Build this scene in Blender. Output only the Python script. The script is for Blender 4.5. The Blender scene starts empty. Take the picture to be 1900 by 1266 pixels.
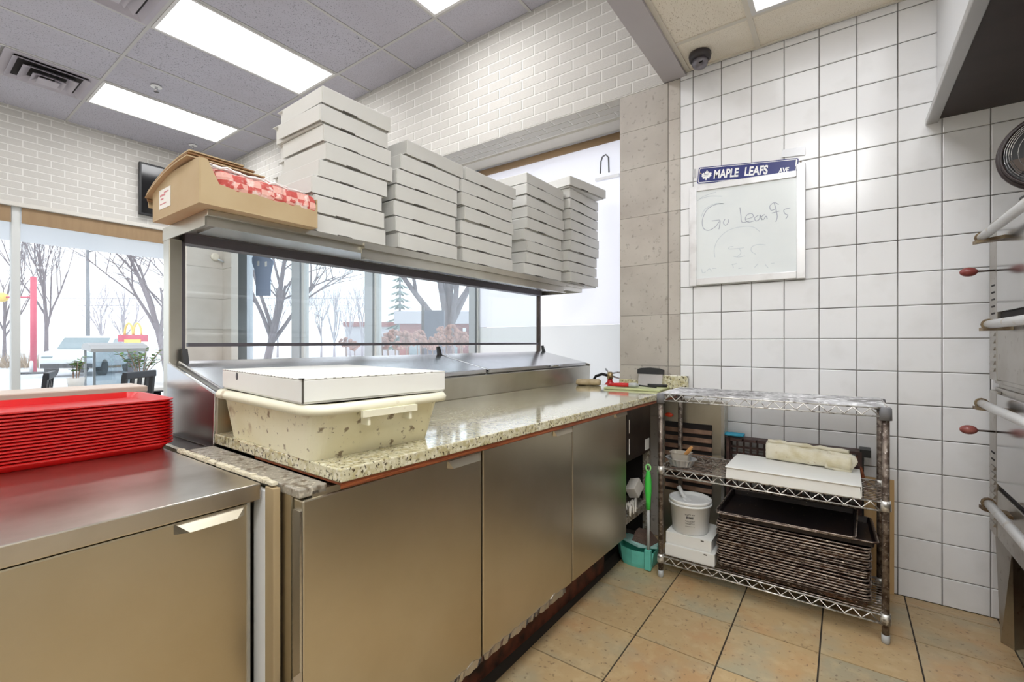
import bpy, math, random
from mathutils import Vector, Matrix, noise
random.seed(7)
sc = bpy.context.scene
col = sc.collection
R = math.radians

# ------------------------------------------------------------------ camera
CAMH, FPX, TH, YH = 1.2, 855.0, R(35.75), 636.0
cam_d = bpy.data.cameras.new('camera'); cam = bpy.data.objects.new('camera', cam_d); col.objects.link(cam)
cam.location = (0, 0, CAMH); cam.rotation_euler = (R(90), 0, TH)
cam_d.sensor_width = 36; cam_d.lens = 36 * FPX / 1900; cam_d.shift_y = (YH - 633) / 1900
cam_d.clip_start = 0.02; cam_d.clip_end = 400
sc.camera = cam
# ------------------------------------------------------------------ sky (overcast) and exposure
w = bpy.data.worlds.new('overcast'); sc.world = w; w.use_nodes = True
bg = w.node_tree.nodes['Background']; bg.inputs[0].default_value = (0.90, 0.95, 1.0, 1); bg.inputs[1].default_value = 1.7
sc.view_settings.view_transform = 'Standard'; sc.view_settings.look = 'None'
sc.view_settings.exposure = 0.62; sc.view_settings.gamma = 1.0
LAMP_DINING, LAMP_KITCHEN, LAMP_WALL = 8.4, 8.4, 1.7          # radiance of the lit ceiling diffusers

# a photo pixel gives a direction; the plane it lies on gives the distance
_s, _c = math.sin(TH), math.cos(TH)
def ray(x, y):
    t = (x - 950) / FPX; return (t * _c - _s, t * _s + _c, (YH - y) / FPX)
def onX(x, y, X): r = ray(x, y); k = X / r[0]; return (X, r[1] * k, CAMH + r[2] * k)
def onY(x, y, Y): r = ray(x, y); k = Y / r[1]; return (r[0] * k, Y, CAMH + r[2] * k)
def atD(x, y, d): r = ray(x, y); return (r[0] * d, r[1] * d, CAMH + r[2] * d)

# ------------------------------------------------------------------ materials
def srgb(r, g, b):
    f = lambda v: (v / 255 / 12.92) if v / 255 <= .04045 else ((v / 255 + .055) / 1.055) ** 2.4
    return (f(r), f(g), f(b), 1)
MATS = {}
def M(name, base, rough=.5, metal=0., layers=(), bump=None, rnd=0., emit=None, trans=0., spec=None, coat=0.):
    """layers: (kind, scale, stretch xyz, lo, hi, colour, strength)"""
    m = bpy.data.materials.new(name); m.use_nodes = True; MATS[name] = m
    nt = m.node_tree; N = nt.nodes; L = nt.links; b = N['Principled BSDF']
    b.inputs['Roughness'].default_value = rough; b.inputs['Metallic'].default_value = metal
    if spec is not None: b.inputs['Specular IOR Level'].default_value = spec
    if coat: b.inputs['Coat Weight'].default_value = coat; b.inputs['Coat Roughness'].default_value = .08
    if trans: b.inputs['Transmission Weight'].default_value = trans
    if emit: b.inputs['Emission Color'].default_value = base; b.inputs['Emission Strength'].default_value = emit
    b.inputs['Base Color'].default_value = base
    vec = None
    if layers or bump or rnd:
        tc = N.new('ShaderNodeTexCoord'); oi = N.new('ShaderNodeObjectInfo')
        mu = N.new('ShaderNodeMath'); mu.operation = 'MULTIPLY'; mu.inputs[1].default_value = 37.
        L.new(oi.outputs['Random'], mu.inputs[0])
        ad = N.new('ShaderNodeVectorMath'); ad.operation = 'ADD'
        L.new(tc.outputs['Object'], ad.inputs[0]); L.new(mu.outputs[0], ad.inputs[1]); vec = ad.outputs[0]
    cur = None
    if layers or rnd:
        rg = N.new('ShaderNodeRGB'); rg.outputs[0].default_value = base; cur = rg.outputs[0]
    for kind, scale, st, lo, hi, colr, strength in layers:
        mp = N.new('ShaderNodeMapping'); mp.inputs['Scale'].default_value = st; L.new(vec, mp.inputs[0])
        if kind == 'noise':
            t = N.new('ShaderNodeTexNoise'); t.inputs['Scale'].default_value = scale; t.inputs['Detail'].default_value = 5; o = t.outputs[0]
        elif kind == 'vor':
            t = N.new('ShaderNodeTexVoronoi'); t.inputs['Scale'].default_value = scale; o = t.outputs['Distance']
        elif kind == 'check':
            t = N.new('ShaderNodeTexChecker'); t.inputs['Scale'].default_value = scale; o = t.outputs['Fac']
        elif kind == 'wave':
            t = N.new('ShaderNodeTexWave'); t.inputs['Scale'].default_value = scale; t.inputs['Distortion'].default_value = 2; o = t.outputs[1]
        L.new(mp.outputs[0], t.inputs['Vector'])
        mr = N.new('ShaderNodeMapRange'); mr.inputs[1].default_value = lo; mr.inputs[2].default_value = hi
        mr.inputs[3].default_value = 0; mr.inputs[4].default_value = strength; mr.clamp = True
        L.new(o, mr.inputs[0])
        mx = N.new('ShaderNodeMix'); mx.data_type = 'RGBA'; L.new(mr.outputs[0], mx.inputs[0])
        L.new(cur, mx.inputs[6]); mx.inputs[7].default_value = colr; cur = mx.outputs[2]
    if rnd:
        mr = N.new('ShaderNodeMapRange'); mr.inputs[3].default_value = 1 - rnd; mr.inputs[4].default_value = 1 + rnd
        L.new(oi.outputs['Random'], mr.inputs[0])
        vm = N.new('ShaderNodeVectorMath'); vm.operation = 'SCALE'; L.new(cur, vm.inputs[0]); L.new(mr.outputs[0], vm.inputs[3]); cur = vm.outputs[0]
    if cur is not None: L.new(cur, b.inputs['Base Color'])
    if bump:
        kind, scale, st, strength, dist = bump
        mp = N.new('ShaderNodeMapping'); mp.inputs['Scale'].default_value = st; L.new(vec, mp.inputs[0])
        t = N.new('ShaderNodeTexNoise' if kind == 'noise' else 'ShaderNodeTexVoronoi'); t.inputs['Scale'].default_value = scale
        L.new(mp.outputs[0], t.inputs['Vector'])
        bp = N.new('ShaderNodeBump'); bp.inputs['Strength'].default_value = strength; bp.inputs['Distance'].default_value = dist
        L.new(t.outputs[0], bp.inputs['Height']); L.new(bp.outputs[0], b.inputs['Normal'])
    return m
def glassmat(name, tint, refl=.06, haze=0.):
    m = bpy.data.materials.new(name); m.use_nodes = True; nt = m.node_tree; nt.nodes.clear()
    o = nt.nodes.new('ShaderNodeOutputMaterial'); t = nt.nodes.new('ShaderNodeBsdfTransparent'); t.inputs[0].default_value = tint
    g = nt.nodes.new('ShaderNodeBsdfGlossy'); g.inputs[1].default_value = .02; mx = nt.nodes.new('ShaderNodeMixShader'); mx.inputs[0].default_value = refl
    nt.links.new(t.outputs[0], mx.inputs[1]); nt.links.new(g.outputs[0], mx.inputs[2]); out = mx
    if haze:                                         # milky veil mixed into the glass to wash out the daylight view
        tl = nt.nodes.new('ShaderNodeBsdfTranslucent'); tl.inputs[0].default_value = (.95, .95, .97, 1); out = nt.nodes.new('ShaderNodeMixShader'); out.inputs[0].default_value = haze
        nt.links.new(mx.outputs[0], out.inputs[1]); nt.links.new(tl.outputs[0], out.inputs[2])
    nt.links.new(out.outputs[0], o.inputs[0]); return m
def filmmat(name, c, tr=.6):
    m = bpy.data.materials.new(name); m.use_nodes = True; nt = m.node_tree; nt.nodes.clear()
    o = nt.nodes.new('ShaderNodeOutputMaterial'); d = nt.nodes.new('ShaderNodeBsdfDiffuse'); d.inputs[0].default_value = c
    t = nt.nodes.new('ShaderNodeBsdfTranslucent'); t.inputs[0].default_value = c; mx = nt.nodes.new('ShaderNodeMixShader'); mx.inputs[0].default_value = tr
    nt.links.new(d.outputs[0], mx.inputs[1]); nt.links.new(t.outputs[0], mx.inputs[2]); nt.links.new(mx.outputs[0], o.inputs[0]); return m

U = (1, 1, 1)
steel = M('steel', srgb(208, 205, 196), .30, 1., [('noise', 3, U, .35, .7, srgb(165, 158, 142), .6)], ('noise', 40, (1, 1, 14), .05, .002))
steel_door = M('steel_door', srgb(208, 201, 184), .34, 1., [('noise', 2.2, U, .35, .7, srgb(184, 173, 148), .7), ('noise', 60, (1, 1, 8), .5, .7, srgb(195, 190, 178), .2)], ('noise', 60, (1, 14, 1), .04, .001))
steel_top = M('steel_top', srgb(206, 200, 190), .28, 1., [('noise', 5, U, .45, .75, srgb(140, 126, 108), .6)], ('noise', 50, (14, 1, 1), .05, .001))
steel_bright = M('steel_bright', srgb(205, 205, 208), .22, 1., [('noise', 4, U, .4, .7, srgb(180, 180, 182), .5)])
steel_dark = M('steel_dark', srgb(96, 88, 84), .4, 1., [('noise', 6, U, .4, .7, srgb(60, 52, 50), .6)])
steel_grimy = M('steel_grimy', srgb(172, 166, 154), .5, .5, [('noise', 45, U, .5, .62, srgb(104, 88, 68), .85), ('noise', 110, U, .55, .66, srgb(220, 214, 200), .8)], ('noise', 60, U, .5, .004))
black = M('black', srgb(22, 22, 24), .45)
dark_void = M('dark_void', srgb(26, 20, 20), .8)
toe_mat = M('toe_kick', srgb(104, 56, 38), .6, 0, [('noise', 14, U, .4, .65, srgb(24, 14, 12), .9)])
tile_white = M('tile_white', srgb(232, 232, 234), .16, 0, [('noise', 7, U, .55, .8, srgb(206, 205, 203), .35)], ('noise', 9, U, .06, .003), rnd=.018)
grout_w = M('grout_wall', srgb(140, 137, 133), .9, 0, [('noise', 2.2, U, .45, .6, srgb(70, 64, 58), .85)])
grout_f = M('grout_floor', srgb(58, 50, 42), .9)
tile_floor = M('tile_floor', srgb(184, 158, 118), .38, 0, [('noise', 5, U, .5, .68, srgb(190, 144, 100), .5), ('noise', 3.5, U, .46, .66, srgb(164, 160, 138), .75), ('noise', 22, U, .5, .72, srgb(206, 186, 146), .4), ('noise', 60, U, .62, .7, srgb(84, 60, 40), .6)], ('noise', 22, U, .3, .006), rnd=.06)
dining_floor = M('dining_floor', srgb(206, 198, 188), .4)
pier_m = M('pier_stone', srgb(206, 200, 192), .6, 0, [('noise', 3, U, .4, .7, srgb(190, 182, 172), .7)], ('noise', 40, U, .1, .003), rnd=.03)
guard_frame = M('guard_frame', srgb(104, 100, 106), .45, .6)
concrete = M('concrete_tile', srgb(186, 179, 170), .6, 0, [('noise', 4, U, .4, .7, srgb(164, 155, 146), .7), ('noise', 40, U, .6, .72, srgb(120, 112, 102), .6)], ('noise', 40, U, .15, .003), rnd=.05)
brick_m = M('brick_paper', srgb(198, 195, 189), .7, 0, [('noise', 30, U, .4, .7, srgb(180, 176, 170), .7), ('noise', 9, U, .5, .7, srgb(200, 195, 186), .5)], ('noise', 60, U, .2, .002), rnd=.04)
mortar = M('mortar_paper', srgb(224, 222, 217), .75, 0, [('noise', 25, U, .5, .7, srgb(222, 219, 212), .5)])
ceil_tile = M('ceiling_tile', srgb(184, 182, 192), .95, 0, [('noise', 75, (1, 1.6, 1), .60, .64, srgb(96, 94, 100), .85), ('noise', 2, U, .4, .7, srgb(174, 170, 178), .5)], ('noise', 80, U, .5, .004))
ceil_tile_k = M('ceiling_tile_kitchen', srgb(240, 232, 218), .95, 0, [('noise', 75, (1.6, 1, 1), .60, .64, srgb(176, 158, 134), .85), ('noise', 2, U, .4, .7, srgb(230, 220, 202), .6)], ('noise', 80, U, .5, .004))
tbar = M('ceiling_bar', srgb(184, 182, 180), .5)
tbar_k = M('ceiling_bar_kitchen', srgb(214, 207, 194), .5)
beam_m = M('beam_paint', srgb(186, 181, 184), .6, 0, [('noise', 3, U, .4, .7, srgb(176, 170, 174), .6)])
plaster = M('plaster', srgb(206, 202, 194), .8)
plaster_k = M('plaster_kitchen', srgb(222, 218, 208), .6)
vent_m = M('vent_paint', srgb(176, 170, 178), .5)
alu = M('window_alu', srgb(196, 202, 208), .4, .3)
alu_w = M('window_white', srgb(206, 208, 206), .5)
blind = M('blind_brown', srgb(150, 124, 92), .7, 0, [('noise', 3, (1, 8, 1), .4, .7, srgb(138, 112, 82), .6)])
pane = glassmat('window_glass', (.95, .97, .98, 1), .05, .07)
guard = glassmat('guard_glass', (.93, .96, .97, 1), .06)
film_hi = filmmat('film_white', srgb(250, 249, 252), .64)
film_lo = filmmat('film_grey', srgb(240, 240, 240), .58)
granite = M('granite', srgb(204, 198, 168), .09, 0, [('noise', 34, U, .45, .62, srgb(178, 166, 122), .8), ('noise', 75, U, .5, .64, srgb(226, 222, 202), .8), ('noise', 110, (1, 1.3, 1), .585, .635, srgb(58, 46, 34), .95), ('noise', 60, U, .62, .66, srgb(92, 74, 50), .7)], None, coat=.8)
wood_edge = M('wood_edge', srgb(150, 82, 46), .45, 0, [('noise', 10, (6, 1, 30), .4, .65, srgb(96, 44, 22), .8)])
red_tray = M('red_plastic', srgb(206, 20, 22), .32, 0, [('noise', 6, U, .45, .7, srgb(186, 14, 16), .6)])
card_w = M('card_white', srgb(216, 215, 211), .65, 0, [('noise', 3, U, .4, .7, srgb(207, 205, 199), .6)], rnd=.02)
card_w2 = M('card_white_bright', srgb(228, 228, 225), .6, 0, [('noise', 3, U, .45, .7, srgb(220, 217, 208), .6)])
card_gap = M('card_slot', srgb(84, 80, 74), .9)
kraft = M('kraft', srgb(190, 168, 132), .75, 0, [('noise', 5, U, .4, .7, srgb(176, 150, 112), .6)])
kraft_d = M('kraft_inner', srgb(150, 112, 76), .8, 0, [('wave', 30, U, .3, .7, srgb(130, 94, 62), .5)])
check_paper = M('check_paper', srgb(232, 176, 164), .6, 0, [('check', 38, (.7, .62, 1), 0, 1, srgb(196, 64, 58), .9), ('noise', 34, U, .56, .66, srgb(240, 222, 214), .9)])
clear_wrap = M('clear_wrap', srgb(236, 232, 230), .2, 0, (), None)
sticker = M('sticker', srgb(238, 236, 230), .5)
ink_red = M('ink_red', srgb(206, 130, 136), .6)
tub_m = M('tub_plastic', srgb(230, 224, 196), .4, 0, [('noise', 5, U, .45, .7, srgb(212, 200, 154), .6), ('noise', 10, (1, 1, 1.3), .58, .70, srgb(150, 114, 72), .75), ('noise', 34, U, .62, .68, srgb(104, 76, 50), .8), ('noise', 90, U, .68, .72, srgb(86, 60, 42), .7)])
tub_rim_m = M('tub_rim', srgb(234, 230, 206), .4, 0, [('noise', 16, U, .64, .72, srgb(168, 140, 96), .7)])
chrome_g = M('wire_chrome', srgb(222, 220, 216), .35, .6, [('noise', 45, U, .5, .62, srgb(98, 90, 80), .8)])
post_g = M('rack_post', srgb(132, 120, 110), .5, .7, [('noise', 40, U, .44, .6, srgb(74, 60, 52), .9), ('noise', 90, U, .60, .68, srgb(200, 192, 184), .7)])
collar_m = M('rack_collar', srgb(118, 118, 122), .5)
pan_m = M('burnt_pan', srgb(60, 46, 40), .42, .45, [('noise', 26, (1, 1, 3), .52, .66, srgb(124, 84, 58), .8), ('noise', 80, (1, 1, 3), .60, .66, srgb(226, 214, 200), .9)], ('noise', 60, U, .2, .002), rnd=.25)
pan_top = M('burnt_pan_top', srgb(34, 27, 29), .34, .35, [('noise', 7, U, .5, .7, srgb(58, 42, 34), .7), ('noise', 90, U, .7, .74, srgb(200, 188, 172), .8)])
pan_rim = M('burnt_rim', srgb(150, 136, 126), .4, .5, [('noise', 40, (1, 1, 1), .48, .6, srgb(70, 48, 38), .9), ('noise', 70, U, .62, .7, srgb(226, 214, 196), .9)], rnd=.2)
bucket_m = M('bucket_plastic', srgb(228, 229, 229), .35)
flour = M('flour', srgb(238, 238, 236), .9, 0, (), ('noise', 60, U, .4, .004))
print_dark = M('print_dark', srgb(52, 52, 56), .7)
foil_m = M('foil', srgb(214, 216, 220), .42, .7, (), ('noise', 60, U, .3, .003))
clear_tub = M('deli_tub', srgb(214, 206, 192), .25, 0, (), None, trans=.35)
wood_scoop = M('wood_scoop', srgb(194, 142, 84), .6)
towel_m = M('towel_cloth', srgb(230, 224, 204), .95, 0, [('noise', 9, U, .52, .7, srgb(196, 182, 132), .7), ('noise', 40, U, .66, .72, srgb(160, 120, 70), .5)], ('noise', 120, U, .5, .003))
towel_t = M('towel_tan', srgb(196, 178, 144), .95, 0, [('noise', 30, U, .45, .7, srgb(168, 146, 110), .7)], ('noise', 120, U, .5, .003))
crate_m = M('crate_brown', srgb(66, 44, 40), .55, 0, [('noise', 30, U, .55, .7, srgb(110, 84, 72), .6)])
blue_pad = M('blue_pad', srgb(66, 164, 196), .8, 0, (), ('noise', 90, U, .5, .003))
plywood = M('plywood', srgb(204, 172, 124), .7, 0, [('noise', 6, (8, 1, 1), .4, .7, srgb(188, 150, 102), .6)])
teal = M('teal_plastic', srgb(104, 196, 180), .4, 0, [('noise', 12, U, .5, .75, srgb(84, 160, 146), .6)])
green = M('green_plastic', srgb(72, 206, 82), .35)
grey_pl = M('grey_plastic', srgb(176, 178, 178), .4)
sponge_m = M('sponge', srgb(206, 200, 190), .9, 0, (), ('noise', 60, U, .6, .004))
board_w = M('board_white', srgb(226, 231, 232), .18, 0, [('noise', 4, U, .5, .75, srgb(212, 218, 222), .5)])
alu_f = M('board_frame', srgb(226, 226, 228), .32, .55, [('noise', 12, U, .5, .7, srgb(200, 198, 198), .6)])
marker = M('marker_grey', srgb(166, 172, 184), .7)
marker_f = M('marker_faint', srgb(196, 204, 210), .7)
navy = M('sign_navy', srgb(38, 46, 112), .35)
white_p = M('paint_white', srgb(240, 240, 240), .4)
duct = M('duct_tape', srgb(178, 178, 180), .35, .5, (), ('noise', 60, (1, 8, 1), .3, .002))
cam_m = M('camera_black', srgb(52, 46, 50), .35)
dome_m = M('camera_dome', srgb(120, 116, 124), .08, .3)
oven_m = M('oven_steel', srgb(176, 172, 166), .34, 1., [('noise', 5, U, .45, .7, srgb(140, 130, 118), .7), ('noise', 40, U, .62, .7, srgb(110, 92, 72), .5)])
oven_door = M('oven_door', srgb(190, 190, 190), .16, 1., [('noise', 4, U, .45, .7, srgb(172, 170, 166), .5)])
oven_in = M('oven_inside', srgb(52, 36, 30), .7, 0, [('noise', 14, U, .45, .7, srgb(92, 52, 34), .6)])
bar_m = M('handle_bar', srgb(214, 214, 214), .3, .3, [('noise', 20, U, .6, .7, srgb(170, 150, 120), .5)])
brass_g = M('bracket_grime', srgb(138, 122, 96), .5, .6, [('noise', 30, U, .4, .6, srgb(88, 66, 48), .8)])
knob_m = M('knob_red', srgb(124, 56, 52), .35, 0, [('noise', 20, U, .55, .7, srgb(180, 120, 110), .5)])
hood_m = M('hood_white', srgb(214, 214, 216), .35, .1)
hood_lip = M('hood_lip', srgb(176, 174, 172), .35, .8)
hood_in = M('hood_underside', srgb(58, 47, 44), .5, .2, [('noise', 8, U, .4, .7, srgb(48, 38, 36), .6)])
lamp_frame = M('lamp_frame', srgb(214, 212, 210), .5)
def lampmat(n, c, e):
    return M(n, c, .5, emit=e)
lamp_d = lampmat('diffuser_dining', (.985, .99, 1, 1), LAMP_DINING)
lamp_k = lampmat('diffuser_kitchen', (.965, .985, 1, 1), LAMP_KITCHEN)
lamp_w = lampmat('diffuser_wall_side', (.975, .985, 1, 1), LAMP_WALL)
scr_m = M('tv_screen', srgb(12, 12, 14), .12)
bark = M('bark', srgb(124, 112, 116), .9, 0, [('noise', 30, (1, 1, .2), .4, .7, srgb(100, 92, 94), .7)])
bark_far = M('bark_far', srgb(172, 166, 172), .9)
asphalt = M('asphalt', srgb(196, 197, 200), .9, 0, [('noise', 4, U, .4, .7, srgb(182, 184, 188), .6)])
dry_grass = M('dry_grass', srgb(176, 156, 130), .95, 0, [('noise', 3, U, .4, .7, srgb(154, 132, 110), .7)])
red_post_m = M('red_paint', srgb(204, 70, 96), .5)
yellow_p = M('yellow_paint', srgb(236, 206, 104), .5)
grey_post = M('pole_grey', srgb(128, 130, 134), .5, .4)
car_w = M('car_white', srgb(218, 222, 226), .25, .1)
car_glass = M('car_glass', srgb(120, 136, 140), .1)
tyre = M('tyre', srgb(40, 40, 42), .8)
bldg_red = M('brick_red_far', srgb(150, 96, 92), .9)
bldg_grey = M('siding_grey', srgb(186, 182, 186), .9)
sign_dk = M('sign_dark', srgb(92, 96, 112), .6)
tag_m = M('hanging_tag', srgb(150, 164, 190), .7)
dried = M('dried_flower', srgb(196, 150, 134), .95, 0, [('noise', 40, U, .4, .7, srgb(168, 120, 108), .7)])
stem_m = M('dry_stem', srgb(158, 136, 122), .9)
leaf_g = M('leaf_green', srgb(96, 132, 74), .6, 0, [('noise', 20, U, .4, .7, srgb(136, 160, 104), .6)])
leaf_dk = M('leaf_conifer', srgb(120, 138, 132), .9)
chair_bk = M('chair_black', srgb(34, 38, 46), .35)
table_w = M('table_white', srgb(222, 222, 220), .35)
ext_red = M('extinguisher_red', srgb(200, 32, 34), .3)
brass = M('valve_brass', srgb(180, 160, 120), .35, .9)
cutb = M('cutting_board', srgb(184, 190, 142), .5)
case_body = M('case_grey', srgb(186, 190, 194), .4, .2)
case_glass = glassmat('case_glass', (.86, .9, .92, 1), .12)

# ------------------------------------------------------------------ mesh builder
ORG = {}
class MB:
    def __init__(s): s.v = []; s.f = []; s.sm = []
    def add(s, vs, fs, smooth=False):
        o = len(s.v); s.v += [tuple(v) for v in vs]; s.f += [tuple(i + o for i in f) for f in fs]; s.sm += [smooth] * len(fs); return s
    def box(s, x0, x1, y0, y1, z0, z1):
        return s.add([(x0, y0, z0), (x1, y0, z0), (x1, y1, z0), (x0, y1, z0), (x0, y0, z1), (x1, y0, z1), (x1, y1, z1), (x0, y1, z1)],
                     [(3, 2, 1, 0), (4, 5, 6, 7), (0, 1, 5, 4), (1, 2, 6, 5), (2, 3, 7, 6), (3, 0, 4, 7)])
    def hexa(s, p):  # 8 points, bottom ring then top ring
        return s.add(p, [(3, 2, 1, 0), (4, 5, 6, 7), (0, 1, 5, 4), (1, 2, 6, 5), (2, 3, 7, 6), (3, 0, 4, 7)])
    def prism(s, pts, axis, a, b):   # polygon pts (2D) extruded along axis from a to b
        n = len(pts)
        def P(p, t):
            return {'x': (t, p[0], p[1]), 'y': (p[0], t, p[1]), 'z': (p[0], p[1], t)}[axis]
        vs = [P(p, a) for p in pts] + [P(p, b) for p in pts]
        return s.add(vs, [tuple(range(n - 1, -1, -1)), tuple(range(n, 2 * n))] + [(i, (i + 1) % n, (i + 1) % n + n, i + n) for i in range(n)])
    def tube(s, path, r, n=8, caps=True, closed=False):
        P = [Vector(p) for p in path]; m = len(P); rs = r if isinstance(r, (list, tuple)) else [r] * m
        vs = []; up = None
        for i in range(m):
            if closed: d = P[(i + 1) % m] - P[i - 1]
            else: d = P[min(i + 1, m - 1)] - P[max(i - 1, 0)]
            d.normalize()
            if up is None: up = Vector((0, 0, 1)) if abs(d.z) < .9 else Vector((1, 0, 0))
            a = d.cross(up)
            if a.length < 1e-4: a = d.orthogonal()
            a.normalize(); b = a.cross(d); up = b
            for k in range(n):
                t = 2 * math.pi * k / n; vs.append(P[i] + a * math.cos(t) * rs[i] + b * math.sin(t) * rs[i])
        fs = []
        for i in range(m if closed else m - 1):
            j = (i + 1) % m
            for k in range(n): fs.append((i * n + k, i * n + (k + 1) % n, j * n + (k + 1) % n, j * n + k))
        s.add(vs, fs, n > 4)
        if caps and not closed:
            o = len(s.v) - len(vs); s.f += [tuple(o + k for k in range(n - 1, -1, -1)), tuple(o + (m - 1) * n + k for k in range(n))]; s.sm += [False, False]
        return s
    def lathe(s, prof, c=(0, 0, 0), n=24, sx=1, sy=1):
        vs = []; m = len(prof)
        for r, z in prof:
            for k in range(n):
                t = 2 * math.pi * k / n; vs.append((c[0] + r * sx * math.cos(t), c[1] + r * sy * math.sin(t), c[2] + z))
        fs = []
        for i in range(m - 1):
            for k in range(n): fs.append((i * n + k, i * n + (k + 1) % n, (i + 1) * n + (k + 1) % n, (i + 1) * n + k))
        s.add(vs, fs, True); o = len(s.v) - len(vs)
        s.f += [tuple(o + k for k in range(n - 1, -1, -1)), tuple(o + (m - 1) * n + k for k in range(n))]; s.sm += [False, False]
        return s
    def loops(s, rings, cap0=True, cap1=True, smooth=False):
        n = len(rings[0]); vs = [p for r in rings for p in r]; fs = []
        for i in range(len(rings) - 1):
            for k in range(n): fs.append((i * n + k, i * n + (k + 1) % n, (i + 1) * n + (k + 1) % n, (i + 1) * n + k))
        s.add(vs, fs, smooth); o = len(s.v) - len(vs)
        if cap0: s.f.append(tuple(o + k for k in range(n - 1, -1, -1))); s.sm.append(False)
        if cap1: s.f.append(tuple(o + (len(rings) - 1) * n + k for k in range(n))); s.sm.append(False)
        return s
    def ball(s, c, r, n=8, m=6, q=(1, 1, 1)):
        return s.lathe([(max(1e-4, r * math.sin(math.pi * i / m)) , -r * q[2] * math.cos(math.pi * i / m)) for i in range(m + 1)], c, n, q[0], q[1])
    def xf(s, mat):
        s.v = [tuple(mat @ Vector(v)) for v in s.v]; return s
    def mesh(s, name, mat, org=(0, 0, 0)):
        me = bpy.data.meshes.new(name); me.from_pydata([(v[0] - org[0], v[1] - org[1], v[2] - org[2]) for v in s.v], [], s.f)
        me.polygons.foreach_set('use_smooth', s.sm); me.materials.append(mat); me.update(); return me
    def build(s, name, mat, parent=None, org=None, bev=0):
        if parent is not None: org = ORG[parent]
        elif org is None:
            xs = [v[0] for v in s.v]; ys = [v[1] for v in s.v]; zs = [v[2] for v in s.v]
            org = ((min(xs) + max(xs)) / 2, (min(ys) + max(ys)) / 2, min(zs))
        o = bpy.data.objects.new(name, s.mesh(name, mat, org)); col.objects.link(o)
        if parent is not None: o.parent = parent
        else: o.location = org
        ORG[o] = tuple(org)
        if bev:
            b = o.modifiers.new('bevel', 'BEVEL'); b.width = bev; b.segments = 2; b.limit_method = 'ANGLE'
        return o
def tag(o, label, cat, group=None):
    o['label'] = label; o['category'] = cat
    if group: o['group'] = group
    return o
def struct(o, label=None):
    o['kind'] = 'structure'
    if label: o['label'] = label
    return o
def root(name, loc, rz=0, label=None, cat=None, group=None):
    e = bpy.data.objects.new(name, None); col.objects.link(e); e.location = loc; e.rotation_euler = (0, 0, rz); e.empty_display_size = .05
    ORG[e] = tuple(loc)
    if label: tag(e, label, cat, group)
    return e
def inst(name, me, parent, loc, scale=None, rot=None):
    o = bpy.data.objects.new(name, me); col.objects.link(o); o.parent = parent; o.location = loc
    if scale: o.scale = scale
    if rot: o.rotation_euler = rot
    return o
def copy_thing(o, parent=None):
    c = o.copy(); col.objects.link(c); c.parent = parent
    if o in ORG: ORG[c] = ORG[o]
    for ch in list(o.children): copy_thing(ch, c)
    return c
def B(*a): return MB().box(*a)
ORD = ['lowest', 'second', 'third', 'fourth', 'fifth', 'sixth', 'seventh', 'eighth', 'ninth', 'tenth', 'eleventh', 'twelfth', 'thirteenth', 'fourteenth', 'fifteenth', 'sixteenth', 'seventeenth', 'eighteenth', 'nineteenth', 'twentieth', 'twenty-first', 'twenty-second']
def nth(i, n, noun='box'):
    if i == 0: return 'lowest'
    if i == n - 1: return 'topmost'
    return ORD[i] + ' from the bottom'

YT = 2.855            # plane of the tiled wall
ZK, ZD = 2.82, 3.655  # kitchen and dining ceilings
XL = -7.0             # wall with the street windows
YG = 3.35             # plane of the window glass at the back
# ================================================================== SETTING
fl = struct(B(-1.15, 1.95, -1.7, 3.0, -.08, -.004).build('floor', grout_f))
tm = MB().box(-.1515, .1515, -.1525, .1525, -.008, 0).mesh('floor_tile', tile_floor)
fx = [-.694 + .309 * k for k in range(-1, 9)]; fy = [2.45 + .3105 * k for k in range(-8, 3)]
def floor_piece(x0, x1, y0, y1):
    inst('floor_tile', tm, fl, ((x0 + x1) / 2 - ORG[fl][0], (y0 + y1) / 2 - ORG[fl][1], -ORG[fl][2]), ((x1 - x0 - .006) / .303, (y1 - y0 - .0055) / .305, 1))
for i in range(len(fx) - 1):
    for j in range(len(fy) - 1):
        y1 = min(fy[j + 1], YT)
        if y1 - fy[j] > .02: floor_piece(fx[i], fx[i + 1], fy[j], y1)
struct(B(-7.3, -1.15, -1.7, 3.5, -.08, 0).build('floor_dining', dining_floor))

# tiled back wall
wt = struct(B(-.802, 1.95, YT + .003, 3.45, 0, ZK + .1).build('wall_back', grout_w))
tb = MB(); a, d = .0762, .003
tb.loops([[(-a, 0, -a), (a, 0, -a), (a, 0, a), (-a, 0, a)], [(-a, -.004, -a), (a, -.004, -a), (a, -.004, a), (-a, -.004, a)], [(-a + d, -.0065, -a + d), (a - d, -.0065, -a + d), (a - d, -.0065, a - d), (-a + d, -.0065, a - d)]], cap0=False)
tme = tb.mesh('wall_tile', tile_white)
txs = [-.802] + [-.727 + .156 * k for k in range(0, 13)]; tzs = [0] + [.127 + .156 * k for k in range(0, 19)]
for i in range(len(txs) - 1):
    for j in range(len(tzs) - 1):
        x0, x1, z0, z1 = txs[i], txs[i + 1], tzs[j], min(tzs[j + 1], ZK)
        if z1 - z0 < .01: continue
        inst('wall_tile', tme, wt, ((x0 + x1) / 2 - ORG[wt][0], YT + .0035 - ORG[wt][1], (z0 + z1) / 2), ((x1 - x0 - .0036) / .1524, 1, (z1 - z0 - .0036) / .1524), (0, 0, 0))
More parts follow.
